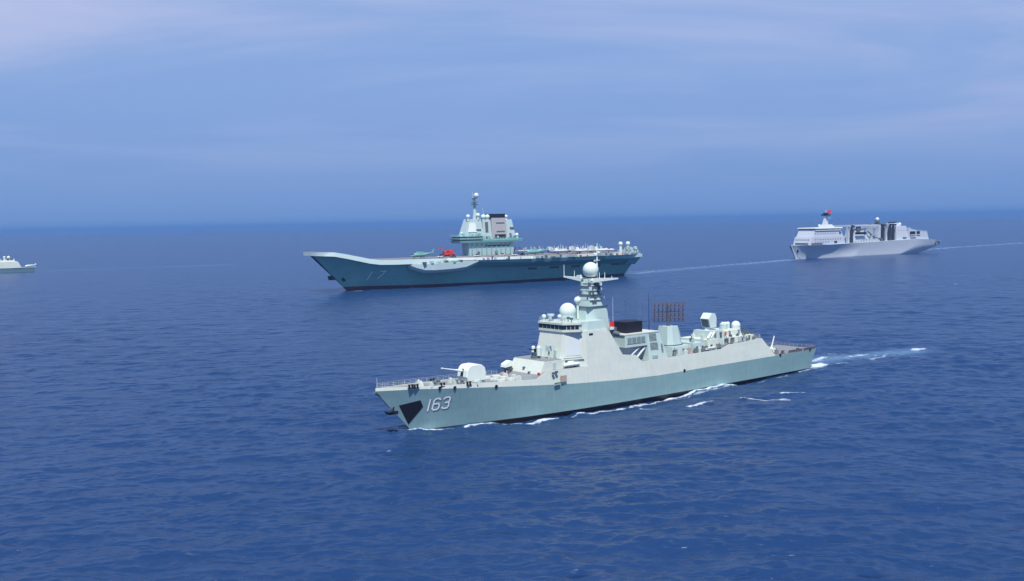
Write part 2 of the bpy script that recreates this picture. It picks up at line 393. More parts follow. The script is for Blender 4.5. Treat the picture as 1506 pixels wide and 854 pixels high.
def patch(poly, yf, off, cuts=5):
    """polygon in side view (x,z) laid on the port side surface y=-yf(x,z)"""
    import bmesh
    bm = bmesh.new(); vs = [bm.verts.new((x, 0, z)) for x, z in poly]; bm.faces.new(vs)
    bmesh.ops.triangulate(bm, faces=bm.faces[:]); bmesh.ops.subdivide_edges(bm, edges=bm.edges[:], cuts=cuts, use_grid_fill=True)
    for v in bm.verts: v.co.y = -(yf(v.co.x, v.co.z) + off)
    bm.verts.index_update(); mb = MB(); mb.add([v.co[:] for v in bm.verts], [[v.index for v in f.verts] for f in bm.faces]); bm.free(); return mb
def strokes(lines, w, yf, off, org, size, slant):
    mb = MB()
    def mp(p): u, v = p; return (org[0] + u * size[0] + v * slant * size[1], org[1] + v * size[1] + (u * org[2]))
    for ln in lines:
        pts = [mp(p) for p in ln]
        for a, b in zip(pts, pts[1:]):
            a = Vector(a); b = Vector(b); d = (b - a).normalized(); nrm = Vector((-d.y, d.x)) * w / 2; a = a - d * w * .38; b = b + d * w * .38
            k = 4; A = []
            for i in range(k + 1):
                c = a + (b - a) * i / k
                for q in (c + nrm, c - nrm): A.append((q.x, -(yf(q.x, q.y) + off), q.y))
            mb.add(A, [(2 * i, 2 * i + 1, 2 * i + 3, 2 * i + 2) for i in range(k)])
    return mb
def railing(mb, pts, h=1.05, step=1.8, r=.035, rails=3):
    for a, b in zip(pts, pts[1:]):
        a = Vector(a); b = Vector(b); n = max(1, int((b - a).length / step))
        for i in range(n + 1):
            p = a + (b - a) * i / n; mb.cyl(p, p + Vector((0, 0, h)), r, n=4)
        for k in range(rails):
            z = Vector((0, 0, h * (k + 1) / rails)); mb.cyl(a + z, b + z, r * .7, n=4)
G1 = [[(0, 0), (0, 1)]]
G6 = [[(.95, .88), (.75, 1), (.2, 1), (0, .85), (0, .12), (.2, 0), (.75, 0), (.95, .12), (.95, .42), (.75, .54), (.02, .54)]]
G3 = [[(.0, .88), (.2, 1), (.75, 1), (.95, .87), (.95, .64), (.75, .53), (.35, .53)], [(.75, .53), (.95, .42), (.95, .13), (.75, 0), (.2, 0), (0, .12)]]
G7 = [[(0, 1), (1, 1), (.35, 0)]]

# ================================================================== DESTROYER
def destroyer():
    s = SHIPS['D']; root = thing('destroyer', 'pale green grey guided missile destroyer with number 163 on its bow, nearest ship', 'warship', (s['o'][0], s['o'][1], 0), s['a'])
    ZK = [(-10, 10.35), (0, 10.0), (10, 9.25), (25, 8.15), (45, 6.75), (60, 6.0), (75, 5.6), (100, 5.8), (127, 5.85), (150, 6.0)]
    zk = lambda x: interp(x, ZK)
    h = Hull(lambda z: -9.5 * (max(z, -2) / 10.4) ** 1 if z > 0 else 0, lambda z: 146.5 + z * .45,
             lambda u: interp(u, [(0, 0), (.02, .7), (.04, 1.5), (.1, 3.0), (.15, 4.5), (.2, 5.8), (.26, 6.9), (.33, 7.7), (.42, 8.2), (.55, 8.3), (.8, 8.0), (1, 7.0)]),
             lambda u: interp(u, [(0, .12), (.03, 1.6), (.07, 3.2), (.12, 4.7), (.18, 6.1), (.25, 7.2), (.33, 7.95), (.45, 8.45), (.75, 8.4), (.9, 8.0), (1, 7.5)]), zk,
             lambda u: interp(u, [(0, 1.2), (.3, 1.3), (1, 1)]))
    HY = h.y
    h.side(lambda x: 0.0, zk, 90, 12, False).build('hull', HULL_SHADE, root)
    h.side(lambda x: -4.5, lambda x: 0.0, 60, 3, False).build('boot_stripe', BOOTB, root)
    # upper hull: leaning inwards above the knuckle
    TOP = [(-10, 11.05), (9, 10.15), (24, 9.5), (32.6, 9.1), (35.9, 10.7), (49.6, 10.7), (49.75, 19.6), (58.1, 19.0), (62.2, 12.4), (66.9, 11.9), (69.2, 9.9), (102.3, 10.2), (106, 11.2), (121.4, 11.7), (127.3, 5.9)]
    zt = lambda x: interp(x, TOP)
    def ub(x, z):
        k = zk(x); return max(HY(x, k) - (z - k) * .125, .03)
    xs = [-9.4 + i * 1.1 for i in range(30)] + [24, 27, 30, 32.6, 34.2, 35.9, 40, 45, 49.6, 49.75, 52, 55, 58.1, 60, 62.2, 64, 66.9, 68, 69.2, 75, 80, 85, 90, 95, 100, 102.3, 106, 110, 115, 121.4, 124, 126, 127.3]
    xs = sorted(set(xs)); up = MB(); m = 5
    for sd in (-1, 1):
        g = [[(x, sd * (ub(x, zk(x) + (zt(x) - zk(x)) * j / m) ), zk(x) + (zt(x) - zk(x)) * j / m) for j in range(m + 1)] for x in xs]
        up.loft(g, False, False, False)
        # inner face of the bulwark
        gi = [[(p[-1][0], p[-1][1], p[-1][2]), (p[-1][0], sd * max(abs(p[-1][1]) - .18, 0), p[-1][2]), (p[-1][0], sd * max(abs(p[-1][1]) - .18, 0), p[-1][2] - .9)] for p in g]
        up.loft(gi, False, False, False)
    o = up.build('upper_hull', GREY, root)
    dk = MB()
    for a, b in zip(xs, xs[1:]):
        za = zt(a) - (.35 if a < 31.5 or a > 66 else .01); zb = zt(b) - (.35 if b < 31.5 or b > 66 else .01)
        if b - a < .3: za = zb = None
        if za is None: continue
        ya, yb = ub(a, za + .3) - .05, ub(b, zb + .3) - .05
        dk.add([(a, -ya, za), (b, -yb, zb), (b, yb, zb), (a, ya, za)], [(0, 1, 2, 3)])
    dk.build('weather_deck', DECK, root)
    fd = MB()
    xx = [121, 126, 132, 138, 144, 149]
    for a, b in zip(xx, xx[1:]):
        fd.add([(a, -HY(a, 5.9) + .05, zk(a) - .03), (b, -HY(b, 5.9) + .05, zk(b) - .03), (b, HY(b, 5.9) - .05, zk(b) - .03), (a, HY(a, 5.9) - .05, zk(a) - .03)], [(0, 1, 2, 3)])
    fd.build('flight_deck', DECK, root)
    # bow
    patch([(-3.7, 6.45), (1.25, 7.25), (2.1, 5.6), (-.9, 1.55)], HY, .05).build('anchor_patch', BLACK, root)
    for k, (off, mat, nm) in enumerate(((.09, NUMW, 'hull_number'), (.06, NUMD, 'hull_number_shadow'))):
        mb = MB()
        for gl, ox in ((G1, 3.3), (G6, 4.35), (G3, 6.8)):
            t_ = strokes(gl, .37 if not k else .40, HY, off, (ox + k * .14, 4.45 + (ox - 2.75) * .04 - k * .12, .07), (1.62, 2.65), .13)
            mb.add(t_.v, t_.f)
        mb.build(nm, mat, root)
    an = MB(); an.frus((-6.4, -4.1, -1.0, .5), (-6.9, -4.3, -1.4, .7), 4.6, 5.3); an.box(-5.7, -4.9, -2.0, -.4, 4.8, 5.15); an.cyl((-5.4, -.2, 5.1), (-4.7, -.1, 6.2), .25)
    an.build('anchor', BLACK, root)
    st = MB(); st.cyl((-9.1, 0, 9.9), (-5.9, 0, 6.3), .16, .13, 8); st.cyl((-9.5, 0, 10.1), (-8.4, 0, 9.2), .38, .3, 8); st.build('stem_guard', DARKG, root)
    for px in (5.7, 9.5, 20.6, 129.8, 145.8, 85.5):
        z = zk(px) - .05 if px > 100 else (zk(px) + .1); y = HY(px, min(z, zk(px)))
        f = MB(); f.cyl((px, -y - .04, z), (px, -y + .3, z), .40, n=14); f.ring((px, -y - .03, z), .40, .07); f.build('fairlead', BLACK, root)
    rl = MB()
    railing(rl, [(x, -ub(x, zt(x)) + .15, zt(x)) for x in np.linspace(-9, 31, 12)]); rl.build('railing', GREY, root); rl = MB(); railing(rl, [(x, ub(x, zt(x)) - .15, zt(x)) for x in np.linspace(-9, 31, 12)]); rl.build('railing', GREY, root); rl = MB()
    railing(rl, [(x, -ub(x, zt(x)) + .3, zt(x)) for x in np.linspace(70, 105, 8)]); rl.build('railing', GREY, root); rl = MB()
    railing(rl, [(x, -ub(x, zt(x)) + .3, zt(x)) for x in np.linspace(107, 121, 5)]); railing(rl, [(x, ub(x, zt(x)) - .3, zt(x)) for x in np.linspace(107, 121, 5)]); railing(rl, [(121.3, -6.8, 11.7), (121.3, 6.8, 11.7)])
    rl.build('railing', GREY, root)
    def bollard(x, y, z):
        b = MB(); b.box(x - .7, x + .7, y - .3, y + .3, z, z + .15)
        for dx in (-.4, .4): b.cyl((x + dx, y, z + .15), (x + dx, y, z + .8), .22, .24); b.cyl((x + dx, y, z + .8), (x + dx, y, z + .92), .32)
        b.build('bollard', BLACK, root)
    dz = lambda x: zt(x) - .33
    for x, y in ((-1.5, -2.5), (-.2, -2.7), (6.6, -3.7), (13.2, -5.0), (-1.5, 2.5), (9, 4), (141, -6.4), (133, -6.6), (141, 6.4)): bollard(x, y, dz(x) if x < 50 else 5.9)
    for x, y in ((5.4, -1.8), (8.2, 0.4), (11.6, -2.2), (12.7, -3)):
        w = MB(); z = dz(x); w.cyl((x, y, z), (x, y, z + .5), .75, .6); w.cyl((x, y, z + .5), (x, y, z + 1.0), .45, .4); w.cyl((x, y, z + 1.0), (x, y, z + 1.2), .65, .6); w.build('capstan', DARKG, root)
    for x, y, c in ((2.2, -1.2, WHITE), (3.2, 1.2, GREY), (10.2, -3.2, TEAL), (12, .8, GREY), (3.8, -3, GREY)):
        b = MB(); z = dz(x); b.frus((x - .45, x + .45, y - .5, y + .5), (x - .35, x + .35, y - .4, y + .4), z, z + 1.1); b.cyl((x, y, z + 1.1), (x, y, z + 1.35), .25); b.build('deck_vent', c, root)
    fl = MB(); fl.cyl((-8.9, 0, 10.8), (-9.0, 0, 13.3), .06, .04, 6); fl.build('jackstaff', GREY, root)
    bwk = MB(); bwk.hexa([(13, 0, 9.6), (13.15, 0, 9.6), (15.6, -5.6, 9.5), (15.4, -5.6, 9.5), (12.9, 0, 10.4), (13.05, 0, 10.4), (15.5, -5.6, 10.2), (15.3, -5.6, 10.2)])
    bwk.hexa([(13, 0, 9.6), (13.15, 0, 9.6), (15.6, 5.6, 9.5), (15.4, 5.6, 9.5), (12.9, 0, 10.4), (13.05, 0, 10.4), (15.5, 5.6, 10.2), (15.3, 5.6, 10.2)]); bwk.build('breakwater', GREY, root)
    # gun
    base = MB(); base.cyl((18, 0, 9.2), (18, 0, 9.95), 2.45, 2.3, 28); bo = base.build('gun_base', TEAL, root)
    g = MB(); pf = [(15.3, 9.95), (14.9, 11.0), (15.15, 12.6), (15.6, 13.35), (16.3, 13.75), (18.4, 13.85), (19.6, 13.6), (20.5, 12.9), (20.8, 11.8), (20.7, 9.95)]
    g.loft([[(x, -1.5, z) for x, z in [(17.9 + (a - 17.9) * .92, 9.95 + (b - 9.95) * .96) for a, b in pf]], [(x, -1.85, z) for x, z in [(17.9 + (a - 17.9) * .985, 9.95 + (b - 9.95) * .985) for a, b in pf]][:0] or [(x, -1.5, z) for x, z in pf],
            [(x, 1.5, z) for x, z in pf], [(x, 1.5, z) for x, z in [(17.9 + (a - 17.9) * .92, 9.95 + (b - 9.95) * .96) for a, b in pf]]])
    g = MB(); sc = lambda k, kz: [(17.9 + (a - 17.9) * k, 9.95 + (b - 9.95) * kz) for a, b in pf]
    g.loft([[(x, y, z) for x, z in sc(k, kz)] for y, k, kz in ((-2.0, .95, .97), (-1.82, 1, 1), (1.82, 1, 1), (2.0, .95, .97))])
    go = g.build('gun_turret', WHITE, root, .06)
    sl_ = MB(); sl_.prof([(15.35, 10.9), (14.96, 10.9), (15.02, 12.5), (15.5, 13.0)], -.42, .42); 
    sl_.build('gun_slot', BLACK, go).location = (-.06, 0, 0)
    br = MB(); br.cyl((15.6, 0, 12.25), (13.2, 0, 12.75), .34, .24, 12); br.cyl((13.2, 0, 12.75), (9.3, 0, 13.55), .17, .12, 10); br.cyl((9.3, 0, 13.55), (8.9, 0, 13.63), .17, .17, 10); br.build('gun_barrel', WHITE, go)
    # fore deckhouse with missile cells
    dh = MB(); dh.hexa([(33.4, -6.3, 8.5), (42.5, -6.5, 8.5), (42.5, 6.5, 8.5), (33.4, 6.3, 8.5), (36.2, -6.0, 13.0), (42.9, -6.1, 13.0), (42.9, 6.1, 13.0), (36.2, 6.0, 13.0)])
    dho = dh.build('deckhouse', GREY, root)
    rp = MB(); rp.box(36.3, 42, -5.9, 5.9, 13.0, 13.12); rp.build('deckhouse_roof', DECK, dho)
    for i in range(2):
        for j in range(3):
            v = MB(); v.cyl((24.6 + i * 3.2, -2.9 + j * 2.9, 9.0), (24.6 + i * 3.2, -2.9 + j * 2.9, 9.55), 1.15, 1.1, 20); v.build('missile_hatch', GREY, root)
    rk = MB(); rk.prof([(31.4, 11.0), (31.6, 11.9), (33.4, 12.7), (34.2, 12.3), (34.0, 11.3)], 3.9, 5.7); rko = rk.build('rocket_launcher', WHITE, root, .12)
    rk = MB(); rk.box(32.2, 33.4, 4.3, 5.3, 8.9, 11.3); rk.box(31.55, 33.9, 4.1, 5.5, 10.6, 11.2); rk.build('launcher_mount', DARKG, rko)
    for x, y in ((30.4, 3.6), (29.4, -3.9), (30.0, -1.2), (29.6, 1.6)):
        rk = MB(); rk.frus((x - .5, x + .5, y - .6, y + .6), (x - .3, x + .4, y - .5, y + .5), 8.9, 10.0); rk.build('deck_locker', NET if y > 2 else GREY, root)
    for x, y, z in ((33.9, 4.7, 9.6), (34.2, -5.9, 10.0)):
        l = MB(); l.ring((x, y - .05, z), .34, .2, 'x'); l.build('life_ring', RED, root)
    bx = MB(); bx.box(39.8, 41.6, -8.12, -7.7, 7.7, 9.3); bx.build('gangway_box', NET, root)
    bx = MB(); bx.box(37.6, 39.4, -8.2, -7.9, 7.4, 7.75); bx.build('stowage_box', GRN, root)
    for x, y, z in ((34.7, 0.4, 10.8), (37.4, -7.75, 9.9), (38.4, -7.75, 10.1), (34.2, -2.2, 9.9)):
        p_ = MB(); p_.box(x - .25, x + .45, y - .25, y + .25, z, z + .5); p_.build('side_port', DARKG, root)
    po = MB(); po.cyl((24.6, -5.2, 9.0), (24.6, -5.2, 11.9), .13, .1, 6); po.build('pole', CREAM, root)
    dr = MB(); dr.box(38.7, 39.6, -6.4, -6.2, 10.75, 12.5); dr.build('side_door', TEAL, dho)
    # close-in gun on the deckhouse
    def ciws(x, y, z, par):
        c = MB(); c.cyl((x, y, z), (x, y, z + .6), 1.25, 1.2, 18); c.box(x - .5, x + .8, y - 1.0, y + 1.0, z + .6, z + 1.5)
        co = c.build('close_in_gun', DARKG, par)
        p_ = MB(); p_.cyl((x + .2, y + 1.05, z + .7), (x + .2, y + 1.05, z + 2.6), .55, .5); p_.ball((x + .2, y + 1.05, z + 2.6), .5, 14, 8); p_.build('gun_housing', DOME, co)
        p_ = MB(); p_.cyl((x + .2, y - 1.05, z + .7), (x + .2, y - 1.05, z + 2.7), .6, .6); p_.ball((x + .2, y - 1.05, z + 2.7), .6, 14, 8); p_.build('gun_housing', DOME, co)
        p_ = MB(); p_.cyl((x + .5, y, z + 1.9), (x - 2.0, y, z + 2.5), .16, .13, 8); p_.box(x - .1, x + 1.0, y - .45, y + .45, z + 1.4, z + 2.4); p_.build('gun_barrel', BLACK, co)
    ciws(38.6, 0.3, 13.1, root)
    ms = MB(); ms.cyl((40.6, -2.6, 13.1), (40.6, -2.6, 16.3), .3, .15, 8); ms.box(40.0, 41.0, -3.2, -2.0, 15.0, 16.3); ms.box(40.3, 40.7, -3.8, -1.6, 16.3, 16.5); ms.build('sensor_mast', TEAL, root)
    # bridge block
    b = MB()
    lo = [(41.8, 4.7), (41.8, -4.7), (49.7, -7.5), (57.8, -7.5), (57.8, 7.5), (49.7, 7.5)]
    hi = [(43.9, 4.45), (43.9, -4.45), (49.9, -6.45), (57.6, -6.45), (57.6, 6.45), (49.9, 6.45)]
    b.prism(lo, 10.65, 19.62, hi); bo = b.build('bridge_block', GREY, root, .05)
    def onf(a0, a1, b0, b1, u0, u1, v0, v1, off):   # quad on the sloping face a(bottom)->b(top)
        a0, a1, b0, b1 = map(Vector, (a0, a1, b0, b1)); n = (a1 - a0).cross(b0 - a0).normalized()
        f = lambda u, v: (a0.lerp(a1, u)).lerp(b0.lerp(b1, u), v)
        q = [f(u0, v0), f(u1, v0), f(u1, v1), f(u0, v1)]; return q, n
    for sd in (-1, 1):
        A0, A1 = (41.8, sd * 4.7, 11.2), (49.7, sd * 7.5, 11.2); B0, B1 = (43.9, sd * 4.45, 19.62), (49.9, sd * 6.45, 19.62)
        q, n = onf(A0, A1, B0, B1, .16, .82, .22, .88, 0)
        if n.y * sd < 0: n = -n
        p_ = MB(); p_.hexa([c - n * .1 for c in q] + [c + n * .10 for c in q]); po_ = p_.build('array_frame', GREY, bo, .04)
        q, n2 = onf(A0, A1, B0, B1, .21, .77, .28, .83, 0)
        p_ = MB(); p_.hexa([c + n * .05 for c in q] + [c + n * .17 for c in q]); p_.build('array_panel', PANEL, po_, .05)
        q, n2 = onf(A0, A1, B0, B1, .12, .86, .165, .185, 0)
        p_ = MB(); p_.hexa([c + n * .0 for c in q] + [c + n * .35 for c in q]); p_.build('ledge', GREY, po_)
    sm_ = MB(); sm_.box(50.9, 52.2, -6.75, -6.4, 18.5, 18.9); sm_.build('side_port', BLACK, bo)
    # wheelhouse
    wl = [(43.55, 4.6), (43.55, -4.6), (47.0, -7.1), (48.2, -7.1), (48.2, 7.1), (47.0, 7.1)]
    off = lambda P, d: [(x + (-d if x < 45 else (0 if x < 47.5 else d)), y + (d if y > 0 else -d)) for x, y in P]
    w = MB(); w.prism(wl, 19.62, 20.25); w.prism(off(wl, -.12), 20.2, 21.5); w.prism(off(wl, .12), 21.45, 21.95); wo_ = w.build('wheelhouse', GREY, root, .03)
    def win(p, q, n_, z0=20.25, z1=21.48):
        p = Vector(p); q = Vector(q); d = (q - p); nn = Vector((-d.y, d.x)).normalized() 
        c = (p + q) / 2
        if (c - Vector((47.5, 0))).dot(nn) < 0: nn = -nn
        for i in range(n_):
            a = p + d * ((i + .06) / n_); e = p + d * ((i + .94) / n_); o1 = nn * -.16; o2 = nn * -.05
            mb = MB(); mb.hexa([(a.x + o1.x, a.y + o1.y, z0), (e.x + o1.x, e.y + o1.y, z0), (e.x + o2.x, e.y + o2.y, z0), (a.x + o2.x, a.y + o2.y, z0),
                                (a.x + o1.x, a.y + o1.y, z1), (e.x + o1.x, e.y + o1.y, z1), (e.x + o2.x, e.y + o2.y, z1), (a.x + o2.x, a.y + o2.y, z1)])
            mb.build('window', GLASS, wo_)
    win((43.55, 4.6), (43.55, -4.6), 6); win((43.55, -4.6), (47.0, -7.1), 4); win((43.55, 4.6), (47.0, 7.1), 4)
    r_ = MB(); railing(r_, [(48, 7, 21.95), (46.9, 7, 21.95), (43.6, 4.5, 21.95), (43.6, -4.5, 21.95), (46.9, -7, 21.95), (48, -7, 21.95)], 1.0, 1.1, .03); r_.build('railing', TEAL, wo_)
    # roof kit
    def sball(x, y, z, r, zb, nm='small_dome', mat=DOME, rc=.5):
        o_ = MB(); o_.cyl((x, y, zb), (x, y, z - r * .6), r * rc, r * rc, 12); o_.ball((x, y, z), r, 20, 12); return o_.build(nm, mat, root)
    sball(45.2, -1.7, 23.4, .55, 21.9); sball(44.8, 3.9, 23.1, .6, 21.9)
    d_ = MB(); d_.cyl((46, 2.6, 21.9), (46, 2.6, 23.2), .25, .2); d_.cyl((46, 2.6, 23.2), (46, 2.6, 23.75), .9, 1.0, 18); d_.build('radar_drum', DOME, root)
    for x, y in ((44.4, 1.1), (44.6, -3.3), (46.4, -4.9), (47.4, -2.6), (46.5, 5.4), (45.8, -3.1)):
        k = MB(); k.cyl((x, y, 21.9), (x, y, 22.9), .12, .1, 8); k.box(x - .35, x + .35, y - .3, y + .3, 22.6, 23.2); k.build('director_box', DARKG if x > 46 else TEAL, root)
    mh = MB(); mh.prism([(48.1, 5.2), (48.1, -5.2), (51, -6.3), (57.6, -6.2), (57.6, 6.2), (51, 6.3)], 19.6, 21.9, [(48.3, 5), (48.3, -5), (51, -5.9), (57, -5.8), (57, 5.8), (51, 5.9)])
    mh.build('mast_house', TEAL, root, .04)
    # big dome
    o_ = MB(); o_.cyl((50.2, .6, 21.6), (50.2, .6, 24.3), 1.75, 2.1, 28); o_.ball((50.2, .6, 24.3), 2.2, 32, 20); o_.build('satellite_dome', DOME, root)
    sball(53.4, .2, 27.0, .95, 22, rc=.35)
    # main mast
    mt = MB(); mt.prism([(53.2, 2.9), (53.2, -2.9), (56, -3.9), (61.2, -3.9), (61.2, 3.9), (56, 3.9)], 18.5, 25.2, [(54.0, 2.3), (54.0, -2.3), (56, -3.2), (60.8, -3.2), (60.8, 3.2), (56, 3.2)])
    mto = mt.build('main_mast', TEAL, root, .05)
    cp = MB(); cp.box(53.6, 61.1, -3.5, 3.5, 25.2, 25.35); cp.build('mast_platform', DARKG, mto)
    t2 = MB(); t2.frus((55.2, 60.2, -2.4, 2.4), (56.6, 59.6, -1.3, 1.3), 25.35, 32.0); t2.build('mast_tower', TEAL, mto)
    for z, rr_, mm in ((26.9, .35, TEAL), (28.3, .55, DARKG), (29.4, .3, TEAL), (30.5, .5, DARKG), (31.3, .25, TEAL)):
        k = 1 - (z - 25.35) / 6.65; hx = 1.5 + 1.0 * k + rr_; hy = 1.3 + 1.1 * k + rr_; cx = 58.1
        pl = MB(); pl.box(cx - hx, cx + hx, -hy, hy, z, z + .14); pl.build('mast_platform', mm, mto)
        for a in range(6):
            q = MB(); ux = cx + random.uniform(-.7, .7) * hx; q.box(ux - .3, ux + .35, -hy + .02, -hy + .6, z - .9, z - .1); q.build('mast_recess', DARKG, mto) if a < 2 else None
            sx = random.choice((-1, 1)); yy = random.uniform(-hy, hy)
            q = MB(); xq = cx + sx * (hx - .3); q.box(xq - .3, xq + .3, yy - .25, yy + .25, z + .14, z + random.uniform(.6, 1.3)); q.build('mast_sensor', random.choice((DARKG, TEAL, DOME)), mto)
    for y0 in (-1, 1):
        q = MB(); q.cyl((58.1 - 1.5, y0 * 1.6, 26), (58.1 - .8, y0 * 1.1, 32), .13, .1, 6); q.build('mast_strut', WHITE, mto)
    ya = MB()
    for sd, tx in ((-1, 58.6), (1, 57.2)):
        ya.loft([[(58.1 - .8, sd * 1.0, 31.4), (58.1 + .8, sd * 1.0, 31.4), (58.1 + .8, sd * 1.0, 32.6), (58.1 - .8, sd * 1.0, 32.6)], [(tx - .15, sd * 9.6, 32.6), (tx + .15, sd * 9.6, 32.6), (tx + .15, sd * 9.6, 32.95), (tx - .15, sd * 9.6, 32.95)]])
    ya.box(56.6, 59.6, -1.6, 1.6, 31.9, 32.4)
    yo = ya.build('yardarm', WHITE, mto)
    for y, x, hh in ((9.5, 57.2, 3.4), (5.6, 57.4, 1.9), (-3.2, 58.2, 1.6), (-5.0, 58.4, 1.7), (-7.5, 58.5, .8), (3.4, 57.6, .9)):
        q = MB(); q.cyl((x, y, 32.6), (x, y, 32.6 + hh), .1, .07, 6); q.build('antenna', WHITE, yo)
    q = MB(); q.box(57.2, 57.9, 3.2, 4.6, 32.6, 33.3); q.build('mast_sensor', WHITE, yo)
    nk = MB(); nk.cyl((58.1, 0, 32.3), (58.1, 0, 33.2), .9, 1.3, 16); nk.build('radome_collar', BROWN, mto)
    ra = MB(); ra.ball((58.1, 0, 34.75), 2.12, 32, 22); ra.build('radome', DOME, mto)
    pm = MB(); pm.cyl((60.2, -.2, 32.2), (60.4, -.2, 41.8), .3, .1, 8); pm.box(59.6, 61.0, -.5, .1, 38.6, 38.75); pm.box(59.9, 60.9, -.7, .3, 37.2, 37.35); pm.build('pole_mast', WHITE, mto)
    for dy_, z in ((.75, 37.1), (.75, 38.9), (-.7, 39.3)):
        q = MB(); q.ball((60.3, dy_ - .2, z), .38, 12, 8); q.build('small_dome', DOME, mto)
    # funnel and gap fittings
    fg = MB(); fg.box(60.5, 62, -5.6, -4.2, 17.5, 19.6); fg.cyl((60.9, -5.0, 18.2), (62.4, -6.2, 17.7), .75, .6, 12); fg.build('decoy_launcher', DARKG, root)
    fs = MB(); fs.frus((74.0, 81.6, -5.9, 5.9), (74.8, 79.4, -4.6, 4.6), 9.5, 16.95); fso = fs.build('exhaust_stack', TEAL, root, .05)
    q = MB(); q.frus((65.8, 74.9, -4.9, 4.9), (66.0, 74.9, -4.7, 4.7), 13.6, 16.9); q.build('stack_head', TEAL, fso, .04)
    q = MB(); q.box(64.0, 74.2, -2.6, 2.6, 9.5, 13.7); q.build('recess_wall', LAV, fso)
    q = MB(); q.cyl((67.2, -4.4, 10.4), (72.4, -4.4, 13.6), .22, n=8); q.cyl((70.6, -4.4, 10.4), (73.9, -4.4, 13.0), .3, n=8); q.build('brace', LAVW, fso)
    fc = MB(); fc.box(68.3, 74.6, -2.9, 2.6, 17.1, 20.2); fc.build('exhaust_cap', BLACK, fso, .06)
    fr_ = MB(); fr_.box(65.7, 79.6, -4.75, 4.75, 16.9, 17.15); fr_.build('stack_rim', GREY, fso)
    slope = lambda z: -5.9 + (z - 9.5) * (1.3 / 7.45)
    for (xa, xb, za, zb, up_) in ((66.6, 73.6, 14.5, 16.2, 1), (75.2, 78.0, 14.6, 16.6, 0), (75.2, 78.2, 12.2, 14.2, 0), (79.4, 80.1, 11.2, 13.6, 0), (75.4, 77.6, 9.9, 10.8, 0)):
        q = MB(); nl = 6; ys_ = (lambda z: -4.86) if up_ else slope
        q.hexa([(xa, ys_(za) - .02, za), (xb, ys_(za) - .02, za), (xb, ys_(za) + .3, za), (xa, ys_(za) + .3, za), (xa, ys_(zb) - .02, zb), (xb, ys_(zb) - .02, zb), (xb, ys_(zb) + .3, zb), (xa, ys_(zb) + .3, zb)])
        lo_o = q.build('louvre', DARKG, fso)
        q = MB()
        for i in range(nl):
            z = za + (zb - za) * (i + .3) / nl; q.box(xa, xb, ys_(z) - .13, ys_(z) + .05, z, z + .1)
        for i in range(5): x = xa + (xb - xa) * i / 4; q.box(x - .06, x + .06, ys_(za) - .15, ys_(za) + .05, za, zb) if up_ else None
        q.build('slats', TEAL, lo_o)
    for x, y, z0_, z1_, m_ in ((74.2, 3, 17, 25.5, DARKG), (79.3, -1, 16.5, 27.6, BLACK), (78.4, 3, 16, 26, DARKG), (66.2, 0, 16, 27, LAV), (62.8, 2, 18, 28.5, LAV), (82, 4, 11, 24, DARKG)):
        q = MB(); q.cyl((x, y, z0_), (x, y, z0_ + 2), .17, .12, 6); q.cyl((x, y, z0_ + 2), (x, y, z1_), .09, .05, 6); q.build('whip_antenna', m_, root)
    # air search radar
    cb = MB(); cb.frus((84.2, 92.6, -5.2, 4.2), (84.6, 92.2, -4.8, 4.0), 9.7, 12.1); cb.build('radar_house', TEAL, root)
    cn = MB(); lo_ = [(85.2, 2.4), (85.2, -2.4), (86.8, -3.4), (89.9, -3.4), (91.5, -2.4), (91.5, 2.4), (89.9, 3.4), (86.8, 3.4)]
    cn.prism(lo_, 12.1, 17.5, [(88.35 + (x - 88.35) * .72, y * .72) for x, y in lo_]); cno = cn.build('radar_pedestal', TEAL, root)
    cl_ = MB(); cl_.prism([(88.35 + (x - 88.35) * 1.05, y * 1.05) for x, y in lo_], 12.1, 12.4); cl_.build('pedestal_rim', DARKG, cno)
    rd = MB(); dirn = Vector((math.cos(R(-40)), math.sin(R(-40)), 0)); nrm = Vector((-dirn.y, dirn.x, 0)); c0 = Vector((88.35, 0, 0))
    def RP(u, v, w=0): return c0 + dirn * u + nrm * w + Vector((0, 0, 21.5 + v))
    rd.cyl(c0 + Vector((0, 0, 17.5)), c0 + Vector((0, 0, 21)), .4, .25, 10)
    for v in (-2.7, -2.0, -1.35, -.7, 0, .7, 1.35, 2.0, 2.7): rd.cyl(RP(-4.6, v), RP(4.6, v), .065, n=5)
    for i in range(17): rd.cyl(RP(-4.6 + i * .575, -2.7), RP(-4.6 + i * .575, 2.7), .045, n=5)
    for v in (-2.0, -.7, .7, 2.0):
        for i in range(8):
            u = -4.0 + i * 1.15; rd.cyl(RP(u, v, .2), RP(u, v, -2.3), .05, n=4)
            for w_ in (-.5, -1.1, -1.7, -2.2): rd.cyl(RP(u - .38, v, w_), RP(u + .38, v, w_), .045, n=4); rd.cyl(RP(u, v - .4, w_), RP(u, v + .4, w_), .035, n=4)
    rd.cyl(RP(0, -3, .6), RP(0, 2.4, .6), .22, n=6); rd.cyl(RP(-3, 0, .6), RP(3, 0, .6), .15, n=6)
    rd.build('yagi_radar', BROWN, cno)
    # aft superstructure
    def blk(nm, x0, x1, y0, y1, z0, z1, mat, tp=.25):
        q = MB(); q.frus((x0, x1, y0, y1), (x0 + tp, x1 - tp, y0 + tp, y1 - tp), z0, z1); return q.build(nm, mat, root, .04)
    blk('deck_block', 93.4, 98.6, -5, 5, 9.7, 12.4, TEAL); blk('deck_block', 99, 104, -5.6, 5.6, 9.8, 12.9, GREY)
    blk('radar_house', 102.4, 109.0, -3.6, 3.6, 10.3, 15.0, TEAL, .5)
    blk('hangar', 108.6, 120.5, -5.8, 5.8, 11.1, 12.9, GREY, .3); blk('hangar_block', 109.2, 116.4, -3.9, 3.9, 12.9, 14.6, GREY, .3)
